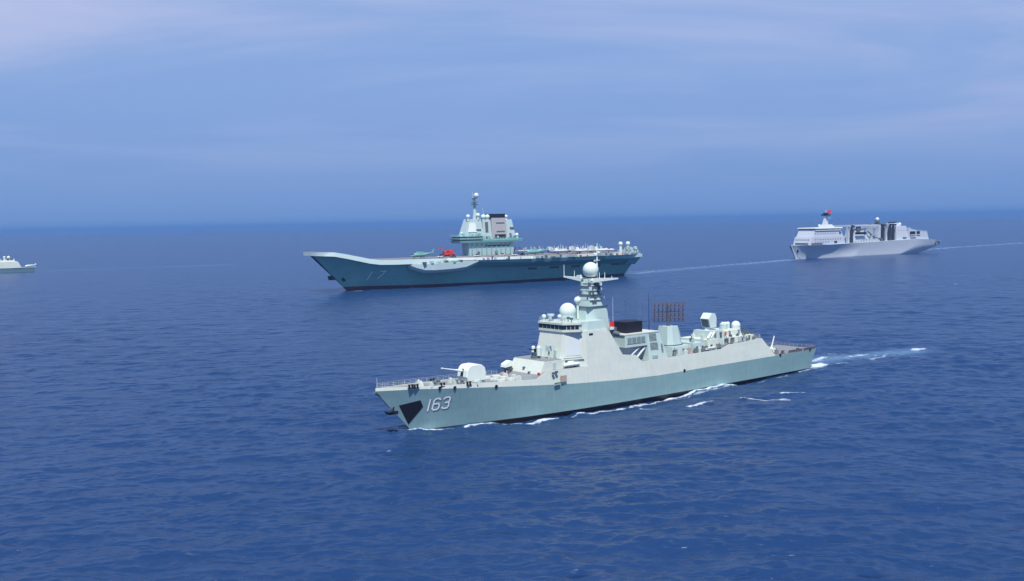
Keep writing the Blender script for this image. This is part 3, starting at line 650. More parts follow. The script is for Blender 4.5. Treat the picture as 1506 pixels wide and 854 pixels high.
    rb = MB(); rb.cyl((105.6, -.3, 15.0), (105.6, -.3, 15.7), 1.3, 1.1, 16); rb.prof([(104.6, 15.7), (103.7, 18.4), (105.1, 20.0), (106.6, 19.9), (107.3, 18.6), (107.2, 15.7)], -1.9, 1.3); rbo = rb.build('fire_director', DOME, root, .15)
    q = MB(); q.prof([(104.5, 15.9), (103.62, 18.3), (103.55, 18.3), (104.3, 15.9)], -1.5, .9); q.build('director_face', DARKG, rbo)
    q = MB(); q.cyl((112.4, -.3, 14.6), (112.4, -.3, 16.2), 1.2, 1.2, 18); q.cyl((112.4, -.3, 16.2), (112.4, -.3, 16.4), 1.2, .9, 18); q.build('sensor_drum', TEAL, root)
    sball(114.3, .6, 15.9, .75, 14.6)
    q = MB(); q.cyl((117.6, -.8, 12.9), (117.6, -.8, 15.4), 1.35, 1.35, 24); q.ball((117.6, -.8, 15.4), 1.38, 24, 14); q.build('satellite_dome', DOME, root)
    ciws(118.6, 4.2, 12.9, root)
    for x, y, z, s_ in ((94.2, -4, 12.4, .8), (96, -2, 12.4, 1.0), (97.6, -4.4, 12.4, .7), (99.8, -3, 12.9, 1.1), (101.4, 2, 12.9, .9), (95.5, 3, 12.4, 1.2), (109.8, -5, 12.9, .6), (113, -5, 12.9, .5), (116, -5, 12.9, .7), (118.8, -4.2, 12.9, .9), (120, -2, 12.9, 1.1), (119.8, -5, 12.9, .6), (92.8, -6, 9.9, .8), (98.6, -6.4, 9.9, .9), (103.2, -6.3, 10, .8)):
        q = MB(); q.box(x - s_ * .5, x + s_ * .5, y - .4, y + .4, z, z + s_ * 1.1); q.cyl((x, y, z + s_), (x, y, z + s_ * 1.8), .14, n=6); q.build('deck_locker', random.choice((DARKG, TEAL, GREY, DARKG)), root)
    rg = random.Random(5)
    for i in range(26):
        x = rg.uniform(82.5, 120.5); y = -rg.uniform(5.6, 6.7); z = 9.75 if x < 104 else 11.35; hh = rg.uniform(.6, 1.7); w_ = rg.uniform(.25, .7)
        q = MB(); q.box(x - w_, x + w_, y - .3, y + .3, z, z + hh); q.cyl((x, y, z + hh), (x + rg.uniform(-.3, .3), y, z + hh + rg.uniform(.2, .7)), .1, n=6); q.build('deck_fitting', rg.choice((DARKG, TEAL, GREY, DARKG, NET, DOME)), root)
    for x0, y0, z0 in ((85.6, -5.16, 9.9), (88.6, -5.16, 9.9), (91, -5.16, 9.9), (94.6, -4.98, 9.9), (97, -4.98, 9.9), (100.2, -5.56, 10), (102.6, -5.56, 10), (110, -5.75, 11.2), (113.5, -5.75, 11.2), (117.4, -5.75, 11.2), (104.4, -3.55, 12.9), (107, -3.5, 12.9), (110.6, -3.85, 13), (114.8, -3.85, 13)):
        q = MB(); q.box(x0, x0 + .75, y0 - .02, y0 + .35, z0, z0 + 1.5); q.build('door', rg.choice((DARKG, DECK)), root)
    for x0, z0 in ((33.9, 11.4), (41, 11.2)): pass
    for x0, y0, z0 in ((42.6, -3.6, 13.2), (42.4, 2.2, 13.2)):
        q = MB(); q.box(x0 - .55, x0 + .4, y0, y0 + .8, z0, z0 + 1.9); q.build('door', TEAL, root)
    for x in (100.6, 101.9): q = MB(); q.cyl((x - .8, -4.8, 13.2), (x + .8, -4.8, 14.8), .42, .42, 10); q.box(x - .4, x + .4, -5.1, -4.5, 12.9, 13.6); q.build('missile_canister', DOME, root)
    l = MB(); l.ring((109.2, -3.72, 13.8), .38, .14); l.build('life_ring', RED, root)
    q = MB(); q.loft([[(x, -7.0 + y * k, 10.35 + zz) for y, zz in ((-.8, .6), (-.5, .1), (.5, .1), (.8, .6))] for x, k in ((96.2, .2), (97.2, .9), (99.8, 1), (100.4, .7))]); q.build('raft_canister', WHITE, root)
    hd = MB(); hd.box(121.6, 121.9, -3, 3, 6, 10.6); hd.build('hangar_door', DARKG, root)
    hw = MB(); hw.hexa([(121.3, -6.9, 6), (126, -7.1, 6), (126, 7.1, 6), (121.3, 6.9, 6), (120.9, -6.7, 11.6), (121.5, -6.7, 11.6), (121.5, 6.7, 11.6), (120.9, 6.7, 11.6)])
    q = MB(); q.box(121.3, 121.6, -6.9, 6.9, 5.9, 11.6); q.build('hangar_wall', GREY, root)
    q = MB(); railing(q, [(127.5, -7.6, 6), (148.8, -7.2, 6)], 1.0, 1.5, .04); railing(q, [(127.5, 7.6, 6), (148.8, 7.2, 6), (148.8, -7.2, 6)], 1.0, 1.5, .04)
    q.build('railing', NET, root)
    n_ = MB()
    for a, b_ in (((134, -7.75), (141.5, -7.65)), ((142, -7.65), (148.5, -7.45))):
        n_.hexa([(a[0], a[1], 5.95), (b_[0], b_[1], 5.95), (b_[0], b_[1] + .06, 5.95), (a[0], a[1] + .06, 5.95), (a[0], a[1] - .35, 6.85), (b_[0], b_[1] - .35, 6.85), (b_[0], b_[1] - .29, 6.85), (a[0], a[1] - .29, 6.85)])
    n_.build('safety_net', NET, root)
    q = MB(); q.cyl((133.5, -2, 6), (133.5, -2, 7.4), .5, .45, 12); q.cyl((133.5, -2, 7.2), (135.0, -2, 10.8), .22, .15, 8); q.box(131.2, 134, -3.2, -1.4, 6, 7.2); q.build('landing_aid_mast', WHITE, root)
    for x, y in ((128.5, -5.4), (129.5, -3.6), (131, -5.8), (130.2, 2)): 
        q = MB(); q.box(x - .5, x + .5, y - .45, y + .45, 5.95, 7.1); q.cyl((x, y, 7.1), (x, y, 7.6), .2, n=6); q.build('deck_locker', random.choice((DARKG, GREY, DECK)), root)
    # small white boat on the side shelf
    bt = thing('motor_boat', 'small white motor boat on the side shelf under the array panel of the destroyer', 'boat', (0, 0, 0), s['a'])
    bx_, by_ = w2('D', 44.6, -6.6); bt.location = (bx_, by_, 10.74)
    q = MB(); q.loft([[(x, y * k, .35 + zz * k2) for y, zz in ((-.85, .75), (-.6, .15), (0, -.1), (.6, .15), (.85, .75))] for x, k, k2 in ((-2.6, .12, 1.1), (-1.9, .65, 1.05), (-.5, 1, 1), (2.2, 1, .95), (2.5, .9, .9))], True, True); q.build('hull', WHITE, bt)
    q = MB(); q.frus((-1, .7, -.55, .55), (-.7, .6, -.45, .45), 1.05, 1.65); q.build('cabin', WHITE, bt)
    q = MB(); q.box(-1.6, -1.3, -.6, .6, -.02, .42); q.box(1.3, 1.6, -.6, .6, -.02, .42); q.build('cradle', DARKG, bt)
    # signal flag by the mast
    fx, fy = w2('D', 60.2, -5.9); fl = thing('flag', 'small red and white signal flag hanging beside the mast of the nearest destroyer', 'flag', (fx, fy, 18.9), s['a'])
    for nm, mt_, z0, z1 in (('red_half', FLAGR, 1.0, 2.3), ('white_half', WHITE, .2, 1.0)):
        q = MB(); q.loft([[(-1.1 + .22 * i, .10 * math.sin(i * .9), z0), (-1.1 + .22 * i, .10 * math.sin(i * .9 + .5), z1)] + [(-1.1 + .22 * i, .10 * math.sin(i * .9 + .5) + .03, z1), (-1.1 + .22 * i, .10 * math.sin(i * .9) + .03, z0)] for i in range(9)]); q.build(nm, mt_, fl)
    q = MB(); q.cyl((-1.15, 0, 0), (-1.15, 0, 3.2), .04, n=5); q.build('flag_pole', GREY, fl)
destroyer()

# ================================================================== CARRIER
def carrier():
    s = SHIPS['K']; root = thing('aircraft_carrier', 'large blue grey aircraft carrier with upturned ski jump bow and number 17', 'aircraft carrier', (s['o'][0], s['o'][1], 0), s['a'])
    DZ = [(-30, 29.0), (-17, 28.6), (-8, 27.0), (1.8, 24.9), (10, 23.1), (18, 22.1), (30, 21.7), (60, 21.4), (124, 20.8), (266, 19.9)]
    dz = lambda x: interp(x, DZ)
    TH = lambda x: interp(x, [(-30, 2.6), (-10, 3.2), (20, 3.6), (60, 3.4), (95, 1.6), (266, 1.4)])
    BT = lambda x: interp(x, [(0, 2.9), (45, 2.1), (110, 1.6), (260, 1.7)])
    h = Hull(lambda z: -1.02 * z if z > 0 else 0, lambda z: 256 + z * .7,
             lambda u: interp(u, [(0, .3), (.05, 2.5), (.12, 6), (.25, 12), (.4, 15.6), (.6, 16.5), (.85, 16), (1, 11)]),
             lambda u: interp(u, [(0, 2.2), (.05, 9), (.12, 14), (.22, 16.8), (.4, 18.6), (.8, 19), (1, 17)]), lambda x: 19,
             lambda u: interp(u, [(0, 1.6), (.3, 1.7), (1, 1.2)]))
    h.side(lambda x: BT(x), lambda x: dz(x) - TH(x) + .02, 80, 10, True).build('hull', CARR, root)
    h.side(lambda x: -2.5, lambda x: BT(x), 60, 3, False).build('boot_stripe', BOOT, root)
    port = [(-30, 7), (-28.5, 11), (-24, 14.5), (-17, 17), (0, 17.8), (40, 19.5), (60, 21), (84, 25), (100, 31), (125, 36), (205, 36), (245, 31), (256, 28), (262, 26)]
    stb = [(-30, 7), (-28.5, 11), (-24, 14.5), (-17, 17), (0, 18), (60, 23), (95, 30), (130, 35), (230, 35), (256, 28), (262, 26)]
    LK = lambda x: interp(x, [(-30, -.25), (-20, .3), (60, .25), (95, -.2)])
    yp = lambda x: interp(x, port); ys = lambda x: interp(x, stb)
    xs = [-30, -28.5, -26, -24, -20, -17, -13, -8, -3, 2, 6, 10, 14, 18, 24, 30, 40, 50, 60, 72, 84, 92, 100, 112, 125, 150, 180, 205, 225, 240, 250, 257, 262]
    e = MB(); e.loft([[(x, -yp(x), dz(x)), (x, ys(x), dz(x)), (x, ys(x) + LK(x) * TH(x), dz(x) - TH(x)), (x, -yp(x) - LK(x) * TH(x), dz(x) - TH(x))] for x in xs]); e.build('deck_edge', CARRL, root)
    d = MB()
    for a, b in zip(xs, xs[1:]): d.add([(a, -yp(a) + .8, dz(a) + .05), (b, -yp(b) + .8, dz(b) + .05), (b, ys(b) - .8, dz(b) + .05), (a, ys(a) - .8, dz(a) + .05)], [(0, 1, 2, 3)])
    d.build('flight_deck', FDECK, root)
    # deck markings
    mk = MB()
    for a, b in zip(xs, xs[1:]):
        if a < 84 or b > 250: continue
        mk.add([(a, -yp(a) + 1.2, dz(a) + .09), (b, -yp(b) + 1.2, dz(b) + .09), (b, -yp(b) + 3.2, dz(b) + .09), (a, -yp(a) + 3.2, dz(a) + .09)], [(0, 1, 2, 3)])
    for x0, y0, x1, y1 in ((262, -4, 120, -22), (262, -16, 110, -33), (200, 6, 20, 3)):
        n_ = Vector((-(y1 - y0), x1 - x0)).normalized() * .5
        mk.add([(x0 + n_.x, y0 + n_.y, dz(x0) + .09), (x0 - n_.x, y0 - n_.y, dz(x0) + .09), (x1 - n_.x, y1 - n_.y, dz(x1) + .09), (x1 + n_.x, y1 + n_.y, dz(x1) + .09)], [(0, 1, 2, 3)])
    mk.build('deck_marking', CREAM, root)
    # white edge line along the angled deck
    we = MB()
    for a, b in ((72, 84), (84, 100), (100, 125), (125, 142)): 
        we.hexa([(a, -yp(a) - .35, dz(a) - 1.7), (b, -yp(b) - .35, dz(b) - 1.7), (b, -yp(b) + .5, dz(b) - 1.7), (a, -yp(a) + .5, dz(a) - 1.7), (a, -yp(a) - .25, dz(a) + .3), (b, -yp(b) - .25, dz(b) + .3), (b, -yp(b) + .5, dz(b) + .3), (a, -yp(a) + .5, dz(a) + .3)])
    we.build('edge_coaming', WHITE, root)
    for a, b in ((186, 206), (226, 234)):
        q = MB(); q.box(a, b, -yp((a + b) / 2) - .6, -yp((a + b) / 2) + .3, dz(a) - 1.5, dz(a) + .6); q.build('raft_rack', CREAM, root)
    # number
    for off, mt, nm, k in ((.12, NUMW, 'hull_number', 0), (.06, NUMD, 'hull_number_shadow', 1)):
        mb = MB()
        for gl, ox in ((G1, 14.0), (G7, 20.2)):
            t_ = strokes(gl, .62, h.y, off, (ox + k * .3, 7.3 + (ox - 14) * .06 - k * .25, .2), (4.0, 5.6), .42); mb.add(t_.v, t_.f)
        mb.build(nm, mt, root)
    for x, z, r_ in ((-3, 8.6, 1.7),):
        q = MB(); y = h.y(x, z); q.cyl((x, -y + .8, z), (x, -y - .15, z - .1), r_, r_, 14); q.build('anchor_pocket', BLACK, root)
    q = MB(); q.frus((-13.6, -8.9, -1.6, 1.2), (-14.4, -11, -1.2, 1), 8.2, 11.2); q.build('anchor', BLACK, root)
    for x in (19, 26.5, 33.5):
        q = MB(); q.box(x - .8, x + .8, -yp(x) - .1, -yp(x) + 1.4, dz(x) - 1.9, dz(x) - .9); q.build('fairlead', BLACK, root)
    # forward port sponson
    sp = MB()
    L_ = []
    for x, yo, zb, zt_ in ((42, 19.6, 15.0, 17.9), (46, 22.5, 13.0, 18.0), (52, 25.5, 11.2, 18.1), (60, 26.8, 10.9, 18.2), (76, 27.2, 11.4, 18.2), (86, 28, 12.4, 18.8), (96, 29.5, 16.2, 19.0)):
        L_.append([(x, -17, zb + .5), (x, -yo + 2.6, zb), (x, -yo, zb + 2.2), (x, -yo, zt_), (x, -17, zt_)])
    sp.loft(L_); spo = sp.build('side_sponson', CARRL, root, .1)
    for i in range(6):
        q = MB(); x = 50 + i * 6.2; q.box(x, x + 2.2, -26.9 - (.8 if x > 70 else 0), -24, 18.2, 19.4 + .5 * (i % 2)); q.build('deck_locker', random.choice((CARR, CARRL, DARKG)), spo)
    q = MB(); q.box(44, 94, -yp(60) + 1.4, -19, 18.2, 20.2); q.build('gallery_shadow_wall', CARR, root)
    q = MB(); railing(q, [(46, -22.6, 18.1), (52, -25.4, 18.2), (76, -27.1, 18.3), (86, -27.9, 18.9), (96, -29.4, 19)], 1.2, 3, .08); q.build('railing', CARRL, spo)
    # port overhang gallery
    g = MB()
    L_ = []
    for x, yo, zb in ((96, 29.0, 16.5), (125, 33.6, 15.4), (205, 33.6, 14.6), (245, 28.8, 14), (262, 25, 13.8)):
        L_.append([(x, -17, zb - 3), (x, -yo + 5, zb), (x, -yo, zb + 1.4), (x, -yo, dz(x) - 1.38), (x, -17, dz(x) - 1.38)])
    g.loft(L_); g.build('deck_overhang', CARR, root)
    L_ = []
    for x, yo, zb in ((96, 28.0, 16.5), (125, 32.6, 15.4), (235, 32.6, 14.6), (262, 25, 13.8)):
        L_.append([(x, 17, zb - 3), (x, yo - 5, zb), (x, yo, zb + 1.4), (x, yo, dz(x) - 1.38), (x, 17, dz(x) - 1.38)])
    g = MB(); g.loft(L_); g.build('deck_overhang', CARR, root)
    for x, w_, m_ in ((140, 4, CARRL), (152, 7, CARRL), (168, 7, CARRL), (183, 5, CARR), (214, 6, CARR)):
        q = MB(); yy = yp(x); q.frus((x + 1, x + w_ - 1, -yy - .6, -yy + 2.2), (x, x + w_, -yy - 2.2, -yy + 2.2), 16.0, 18.6); q.build('edge_platform', m_, root)
    rg = random.Random(9)
    for i in range(34):
        x = rg.uniform(98, 250); yy = yp(x); w_ = rg.uniform(.8, 2.4)
        q = MB(); q.box(x, x + w_, -yy - rg.uniform(.4, 1.2), -yy + .8, dz(x) - 1.6, dz(x) + rg.uniform(-.6, .9)); q.build('gallery_fitting', rg.choice((DARKG, CARR, CARRL, WHITE, DARKG, NET)), root)
    # hull openings
    for i in range(5):
        x = 150 + i * 22; q = MB(); y = h.y(x, 10.5); q.box(x, x + 9, -y - .1, -y + .6, 9.4, 11.6); q.build('side_opening', DARKG, root)
    # stern
    st = MB(); st.hexa([(250, -19, 9.5), (262.5, -18, 9.5), (262.5, 18, 9.5), (250, 19, 9.5), (250, -27.5, 16.0), (262.6, -26, 16), (262.6, 26, 16), (250, 27.5, 16)]); st.build('stern_sponson', CARR, root)
    q = MB(); q.box(248, 262.8, -27.2, -18, 16.0, 18.6); q.build('stern_gallery', CARRL, root)
    q = MB(); q.box(252, 261.5, -24, -8, 19.95, 21.8); q.box(254, 260.5, -22, -14, 21.8, 23.8); q.build('stern_deckhouse', TEAL, root)
    for x, y in ((245, -20), (253.6, -19.5)):
        q = MB(); q.cyl((x, y, 20), (x, y, 26.5), 1.3, 1.1, 14); q.ball((x, y, 27.4), 1.9, 18, 12); q.build('satellite_dome', DOME, root)
    for x, y, a in ((250, -23, 1), (258, -24, -1), (248, -29, 1), (256, 20, 1)):
        q = MB(); q.cyl((x, y, 20), (x, y, 22.5), .9, .7, 10); q.hexa([(x - 1.5, y - 1.2, 22.5), (x + 1.5, y - 1.2, 22.5), (x + 1.5, y + 1.2, 22.5), (x - 1.5, y + 1.2, 22.5), (x - 1.8, y - 1.0, 24.6 + a * .3), (x + .7, y - 1.0, 24.9), (x + .7, y + 1.0, 24.9), (x - 1.8, y + 1.0, 24.6)]); q.build('missile_launcher', TEAL, root)
    for x, hh in ((222, 9), (238, 8), (250, 8.5), (259, 7)):
        q = MB(); q.cyl((x, 34, 19), (x + 1.5, 35.5, 19 + hh), .25, .14, 6); q.build('whip_antenna', CARRL, root)
    # island
    isl = MB(); isl.prism([(121, 23), (121, 33), (164, 33), (164, 23)], 20.8, 31.2, [(120, 22.4), (120, 33.5), (165.5, 33.5), (165.5, 22.4)]); io = isl.build('island', CARRL, root, .1)
    def I(nm, mat, b_, t_, z0, z1, par=None, bev=.08): q = MB(); q.frus(b_, t_, z0, z1); return q.build(nm, mat, par or io, bev)
    I('island_gallery', CARR, (111.5, 167, 20.5, 34.5), (110, 168, 20, 35), 31.2, 33.0); I('island_door', DARKG, (128, 130.5, 22.2, 23.5), (128, 130.5, 22.2, 23.5), 21, 24, bev=0); I('island_door', DARKG, (146, 148, 22.2, 23.5), (146, 148, 22.2, 23.5), 21, 24, bev=0); I('side_window', GLASS, (136, 160, 22.3, 23.5), (136, 160, 22.3, 23.5), 28, 28.9, bev=0)
    I('gallery_window', GLASS, (111.4, 131, 20.4, 34), (111.4, 131, 20.4, 34), 33.0, 34.0, bev=0)
    I('bridge_gallery', CARRL, (110, 132, 19.6, 34.6), (109.4, 132, 19.2, 35), 34.0, 35.3); I('gallery_window', GLASS, (111, 131, 20.8, 33.6), (111, 131, 20.8, 33.6), 35.3, 36.3, bev=0); I('bridge_roof', CARR, (110, 132, 19.8, 34), (110, 132, 19.8, 34), 36.3, 36.9)
    I('wide_deck', CARR, (133, 168, 20.6, 34), (133, 168, 20.6, 34), 33.0, 34.2)
    I('forward_tower', CARRL, (117, 135, 22.5, 33), (121.5, 133.5, 24.5, 31.5), 36.9, 50.5)
    I('array_panel', WHITE, (120.0, 128.5, 22.55, 23.5), (122.5, 127.6, 23.75, 24.7), 40, 47.5, bev=0)
    I('side_port', DARKG, (127.5, 132.5, 22.6, 24), (127.5, 132.5, 22.8, 24), 41.4, 42.3, bev=0)
    I('middle_tower', TEAL, (133.8, 143, 22.2, 32.5), (135.5, 142.5, 24, 31.5), 34.2, 49.8)
    I('recess_panel', DARKG, (136.8, 139.6, 22.6, 24), (137.0, 139.8, 23.4, 24.5), 39.5, 48.0, bev=0)
    I('funnel', PINK, (143.2, 158, 22.4, 32.8), (143.4, 157.5, 23.8, 31.5), 34.2, 51.5); I('funnel_cap', BLACK, (142.6, 157, 23.6, 31.8), (142.6, 157, 23.6, 31.8), 51.5, 54.6)
    for z in (46.5, 39.5): I('funnel_vent', DARKG, (147.8, 156, 22.4 + (z - 34) * .08 - .15, 24), (147.8, 156, 22.4 + (z - 34) * .08 - .1, 24), z, z + 1.0, bev=0)
    I('funnel_opening', BLACK, (146, 156.5, 22.1, 24), (146, 156.5, 22.2, 24), 34.2, 37.6, bev=0)
    I('aft_tower', CARRL, (158.2, 167.2, 22.6, 32.5), (158.2, 164.2, 24.5, 31), 34.2, 49.8)
    I('side_port', DARKG, (161.5, 165.6, 22.7, 24), (161.5, 165.2, 22.9, 24), 42.6, 43.5, bev=0); I('side_port', DARKG, (160.5, 162.6, 22.6, 24), (160.5, 162.6, 22.9, 24), 37.4, 38.4, bev=0)
    I('aft_platform', CARR, (164, 172, 21.5, 33), (163, 173.5, 21, 34), 31.8, 34.0)
    def dome(x, y, z, r): q = MB(); q.cyl((x, y, z - r - 1.8), (x, y, z), r * .6, r * .7, 12); q.ball((x, y, z), r, 18, 12); q.build('dome', DOME, io)
    for a in ((121.6, 25, 52.6, 1.8), (131, 24.8, 53.6, 1.8), (136.5, 25.3, 52.2, 2.1), (140.5, 25.3, 52.2, 2.0), (159.6, 26, 52.2, 1.5), (169.5, 25, 36.8, 1.6), (113.5, 22.5, 39.2, 1.1), (124, 29, 52.6, 1.4)): dome(*a)
    rg = random.Random(4)
    for i in range(30):
        x = rg.uniform(112, 167); z = rg.choice((33.9, 36.9)) if x < 131 else 34.2; y = rg.uniform(20.8, 22.0)
        q = MB(); w_ = rg.uniform(.4, 1.1); q.box(x - w_, x + w_, y - .5, y + .5, z, z + rg.uniform(.8, 2.4)); q.build('island_fitting', rg.choice((DARKG, CARR, TEAL, DOME)), io)
    for i in range(9):
        x = 123 + i * 4.7; q = MB(); q.box(x, x + .5, 21.9, 23.2, 22, 30.5); q.build('wall_rib', CARR, io)
    mt = MB(); mt.cyl((130, 28, 50), (130, 28, 62), 1.9, 1.1, 12); mt.cyl((130, 28, 62), (130, 28, 70.5), 1.0, .6, 10); mo = mt.build('main_mast', CARRL, io)
    for z, r_ in ((62, 3.0), (64, 2.4), (67.2, 2.2)): q = MB(); q.cyl((130, 28, z), (130, 28, z + .6), r_, r_, 12); q.build('mast_platform', DARKG, mo)
    q = MB(); q.box(129.8, 130.4, 21.5, 34.5, 63, 63.4); q.box(127, 134, 27.7, 28.3, 56, 56.4); q.build('yardarm', CARR, mo)
    q = MB(); q.ball((131.2, 27, 69.8), 2.1, 18, 12); q.build('radome', DOME, mo)
    q = MB(); q.cyl((128.6, 28.5, 66), (128.6, 28.5, 73), .3, .12, 6); q.build('pole', CARRL, mo)
    q = MB(); q.cyl((138.5, 27, 50), (137.0, 27, 60), .35, .2, 6); q.cyl((133, 31, 50), (133, 31, 60), .2, .1, 6); q.build('pole', CARRL, mo)
    q = MB(); railing(q, [(110, 34, 36.9), (110, 20, 36.9), (132, 20, 36.9)], 1.2, 2.5, .09); railing(q, [(133, 20.8, 34.2), (168, 20.8, 34.2)], 1.2, 2.5, .09); q.build('railing', CARRL, io)
    return dz
cdz = carrier()

def on_deck(o, x, y, rz, dzz=.1):
    a, b = w2('K', x, y); o.location = (a, b, cdz(x) + dzz); o.rotation_euler = (0, 0, SHIPS['K']['a'] + rz)

def make_jet(label):
    j = thing('fighter_jet', label, 'aircraft', group='fighter jets parked on the flight deck')
    f = MB(); ls = []
    for x, w, hh, zc in ((-11, .12, .12, 2.6), (-9.4, .55, .5, 2.6), (-7, .85, .8, 2.7), (-4.5, .95, 1.05, 2.8), (-2, 1.9, .85, 2.6), (2, 2.2, .8, 2.5), (7, 2.1, .75, 2.45), (10, 1.9, .6, 2.5)):
        ls.append([(x, w * math.cos(t), zc + hh * math.sin(t)) for t in [2 * math.pi * k / 12 for k in range(12)]])
    f.loft(ls, True, True); f.build('fuselage', JET, j)
    w = MB()
    for sd in (-1, 1):
        w.hexa([(-1, sd * 1.8, 2.5), (6, sd * 1.8, 2.5), (6.2, sd * 4.6, 2.5), (2.6, sd * 4.6, 2.5), (-1, sd * 1.8, 2.75), (6, sd * 1.8, 2.75), (6.2, sd * 4.6, 2.65), (2.6, sd * 4.6, 2.65)])
        w.hexa([(2.7, sd * 4.5, 2.6), (6.1, sd * 4.5, 2.6), (6.1, sd * 4.7, 2.6), (2.7, sd * 4.7, 2.6), (4.4, sd * 3.4, 5.2), (6.2, sd * 3.4, 5.2), (6.2, sd * 3.55, 5.2), (4.4, sd * 3.55, 5.2)])
    w.build('folded_wing', JET, j)
    for sd in (-1, 1):
        t_ = MB(); t_.hexa([(6, sd * 2, 3), (9.6, sd * 2, 3), (9.6, sd * 2.15, 3), (6, sd * 2.15, 3), (8.2, sd * 2.3, 6.1), (10, sd * 2.3, 6.1), (10, sd * 2.4, 6.1), (8.2, sd * 2.4, 6.1)]); t_.build('tail_fin', JET, j)
        t_ = MB(); t_.cyl((9.6, sd * .95, 2.5), (11.2, sd * .95, 2.5), .7, .55, 12); t_.build('engine_nozzle', BLACK, j)
    c = MB(); c.ball((-6, 0, 3.3), .65, 12, 8, 1.1, 0)
    for i in range(len(c.v)): c.v[i] = (-6 + (c.v[i][0] + 6) * 2.4, c.v[i][1], c.v[i][2])
    c.build('canopy', GLASS, j)
    for x, y in ((-6, 0), (2.5, -2), (2.5, 2)):
        g = MB(); g.cyl((x, y, .45), (x, y, 2.4), .14, n=6); g.cyl((x, y - .2, .45), (x, y + .2, .45), .45, n=12); g.build('landing_gear', DARKG, j)
    return j
def make_heli(label):
    j = thing('helicopter', label, 'helicopter', group='helicopters on the flight deck')
    f = MB(); ls = []
    for x, w, hh, zc in ((-9.5, .5, .5, 1.9), (-8.4, 1.2, 1.1, 2.2), (-6, 1.5, 1.5, 2.5), (2, 1.5, 1.5, 2.5), (4.5, 1.1, 1.1, 2.9), (9, .45, .55, 3.6), (11.5, .3, .4, 4.0)):
        ls.append([(x, w * math.cos(t), zc + hh * math.sin(t)) for t in [2 * math.pi * k / 12 for k in range(12)]])
    f.loft(ls, True, True); f.build('fuselage', HELI, j)
    e = MB(); e.loft([[(x, y * k, 3.9 + z * k) for y, z in ((-1, 0), (-.8, 1), (.8, 1), (1, 0))] for x, k in ((-5, .5), (-3.5, 1), (1, 1), (2.5, .5))]); e.build('engine_cowling', HELI, j)
    r_ = MB(); r_.cyl((-1, 0, 4.8), (-1, 0, 5.8), .35, n=10); 
    for a in (8, -9, 20): r_.hexa([(-1, -.2, 5.6), (-1, .2, 5.6), (9, a * .08 + .2, 5.3), (9, a * .08 - .2, 5.3), (-1, -.2, 5.7), (-1, .2, 5.7), (9, a * .08 + .2, 5.4), (9, a * .08 - .2, 5.4)])
    r_.build('folded_rotor', DARKG, j)
    t_ = MB(); t_.hexa([(9.6, -.15, 4), (11.4, -.15, 4), (11.4, .15, 4), (9.6, .15, 4), (11.2, -.12, 6.6), (12.6, -.12, 6.6), (12.6, .12, 6.6), (11.2, .12, 6.6)]); t_.build('tail_fin', HELI, j)
    c = MB(); c.box(-9.0, -7.2, -1.12, 1.12, 2.6, 3.3); c.build('windscreen', GLASS, j, .2)
    for x, y in ((-7, 0), (1, -1.8), (1, 1.8)): g = MB(); g.cyl((x, y - .2, .4), (x, y + .2, .4), .4, n=12); g.cyl((x, y, .4), (x, y, 1.6), .12, n=6); g.build('landing_gear', DARKG, j)
    return j
ORD = ['', 'second', 'third', 'fourth', 'fifth', 'sixth', 'seventh', 'eighth', 'ninth']
j0 = make_jet('second to last grey folded wing jet at the aft end of the starboard row')
jets = [(232, 22, 1.2), (219, 24, 1.35), (206, 23, 1.1), (194, 25, 1.3), (183, 23, 1.25), (214, -8, 2.6), (236, -6, 2.4), (192, -6, 2.8), (246, 24, 1.25), (171, 20, 1.4), (204, -18, 2.9), (224, -20, 2.7)]
JL = [None, 'grey jet with folded wings, third from the stern along the starboard row', 'grey jet with folded wings, middle one of the starboard row on the carrier', 'grey jet with folded wings, fourth from the stern in the starboard row',
      'grey jet with folded wings at the island end of the starboard row', 'grey jet near the port edge, middle of the three jets aft of midships', 'grey jet near the port edge, the one closest to the carrier stern', 'grey jet near the port edge, the one closest to the carrier helicopter', 'grey folded wing jet at the very aft end of the starboard row', 'grey jet with folded wings parked against the aft wall of the island', 'outermost port side jet abreast of the cream raft racks', 'outermost port side jet just forward of the two stern domes']
for i, (x, y, rz) in enumerate(jets):
    o = j0 if i == 0 else copy_tree(j0)
    if i: o['label'] = JL[i]
    on_deck(o, x, y, rz)
h0 = make_heli('green helicopter with folded rotor parked forward on the carrier behind its ski jump')
on_deck(h0, 62, -2, .12)
h1 = copy_tree(h0); h1['label'] = 'green helicopter parked on the carrier just behind its island'; on_deck(h1, 166, -6, -.15)
h2 = copy_tree(h0); h2['label'] = 'green helicopter standing near the dark domes at the carrier stern'; h2['label'] = 'green helicopter farthest aft on the carrier flight deck'; on_deck(h2, 243, 12, .5)
# deck vehicles
def crane():
    j = thing('mobile_crane', 'red mobile crane parked on the carrier deck in front of the island', 'crane truck')
    q = MB(); q.box(-5, 5, -1.6, 1.6, 1.0, 2.4); q.build('chassis', RED, j, .1)
    q = MB(); q.box(-5.2, -2.8, -1.5, 1.5, 2.4, 4.2); q.box(-1, 3, -1.4, 1.4, 2.4, 4.4); q.build('cab', RED, j, .15)
    q = MB(); q.hexa([(2.5, -.5, 3.8), (2.5, .5, 3.8), (3.2, .5, 4.8), (3.2, -.5, 4.8), (-9, -.35, 6.0), (-9, .35, 6.0), (-8.8, .35, 6.8), (-8.8, -.35, 6.8)]); q.build('boom', RED, j)
    q = MB(); q.box(-5.26, -5.0, -1.3, 1.3, 3.1, 4.0); q.build('windscreen', GLASS, j)
    for x in (-3.6, -.6, 1.6, 3.8):
        for y in (-1.5, 1.5): q = MB(); q.cyl((x, y - .3, .75), (x, y + .3, .75), .75, n=14); q.build('wheel', BLACK, j)
    return j
on_deck(crane(), 100, 20, -.1)
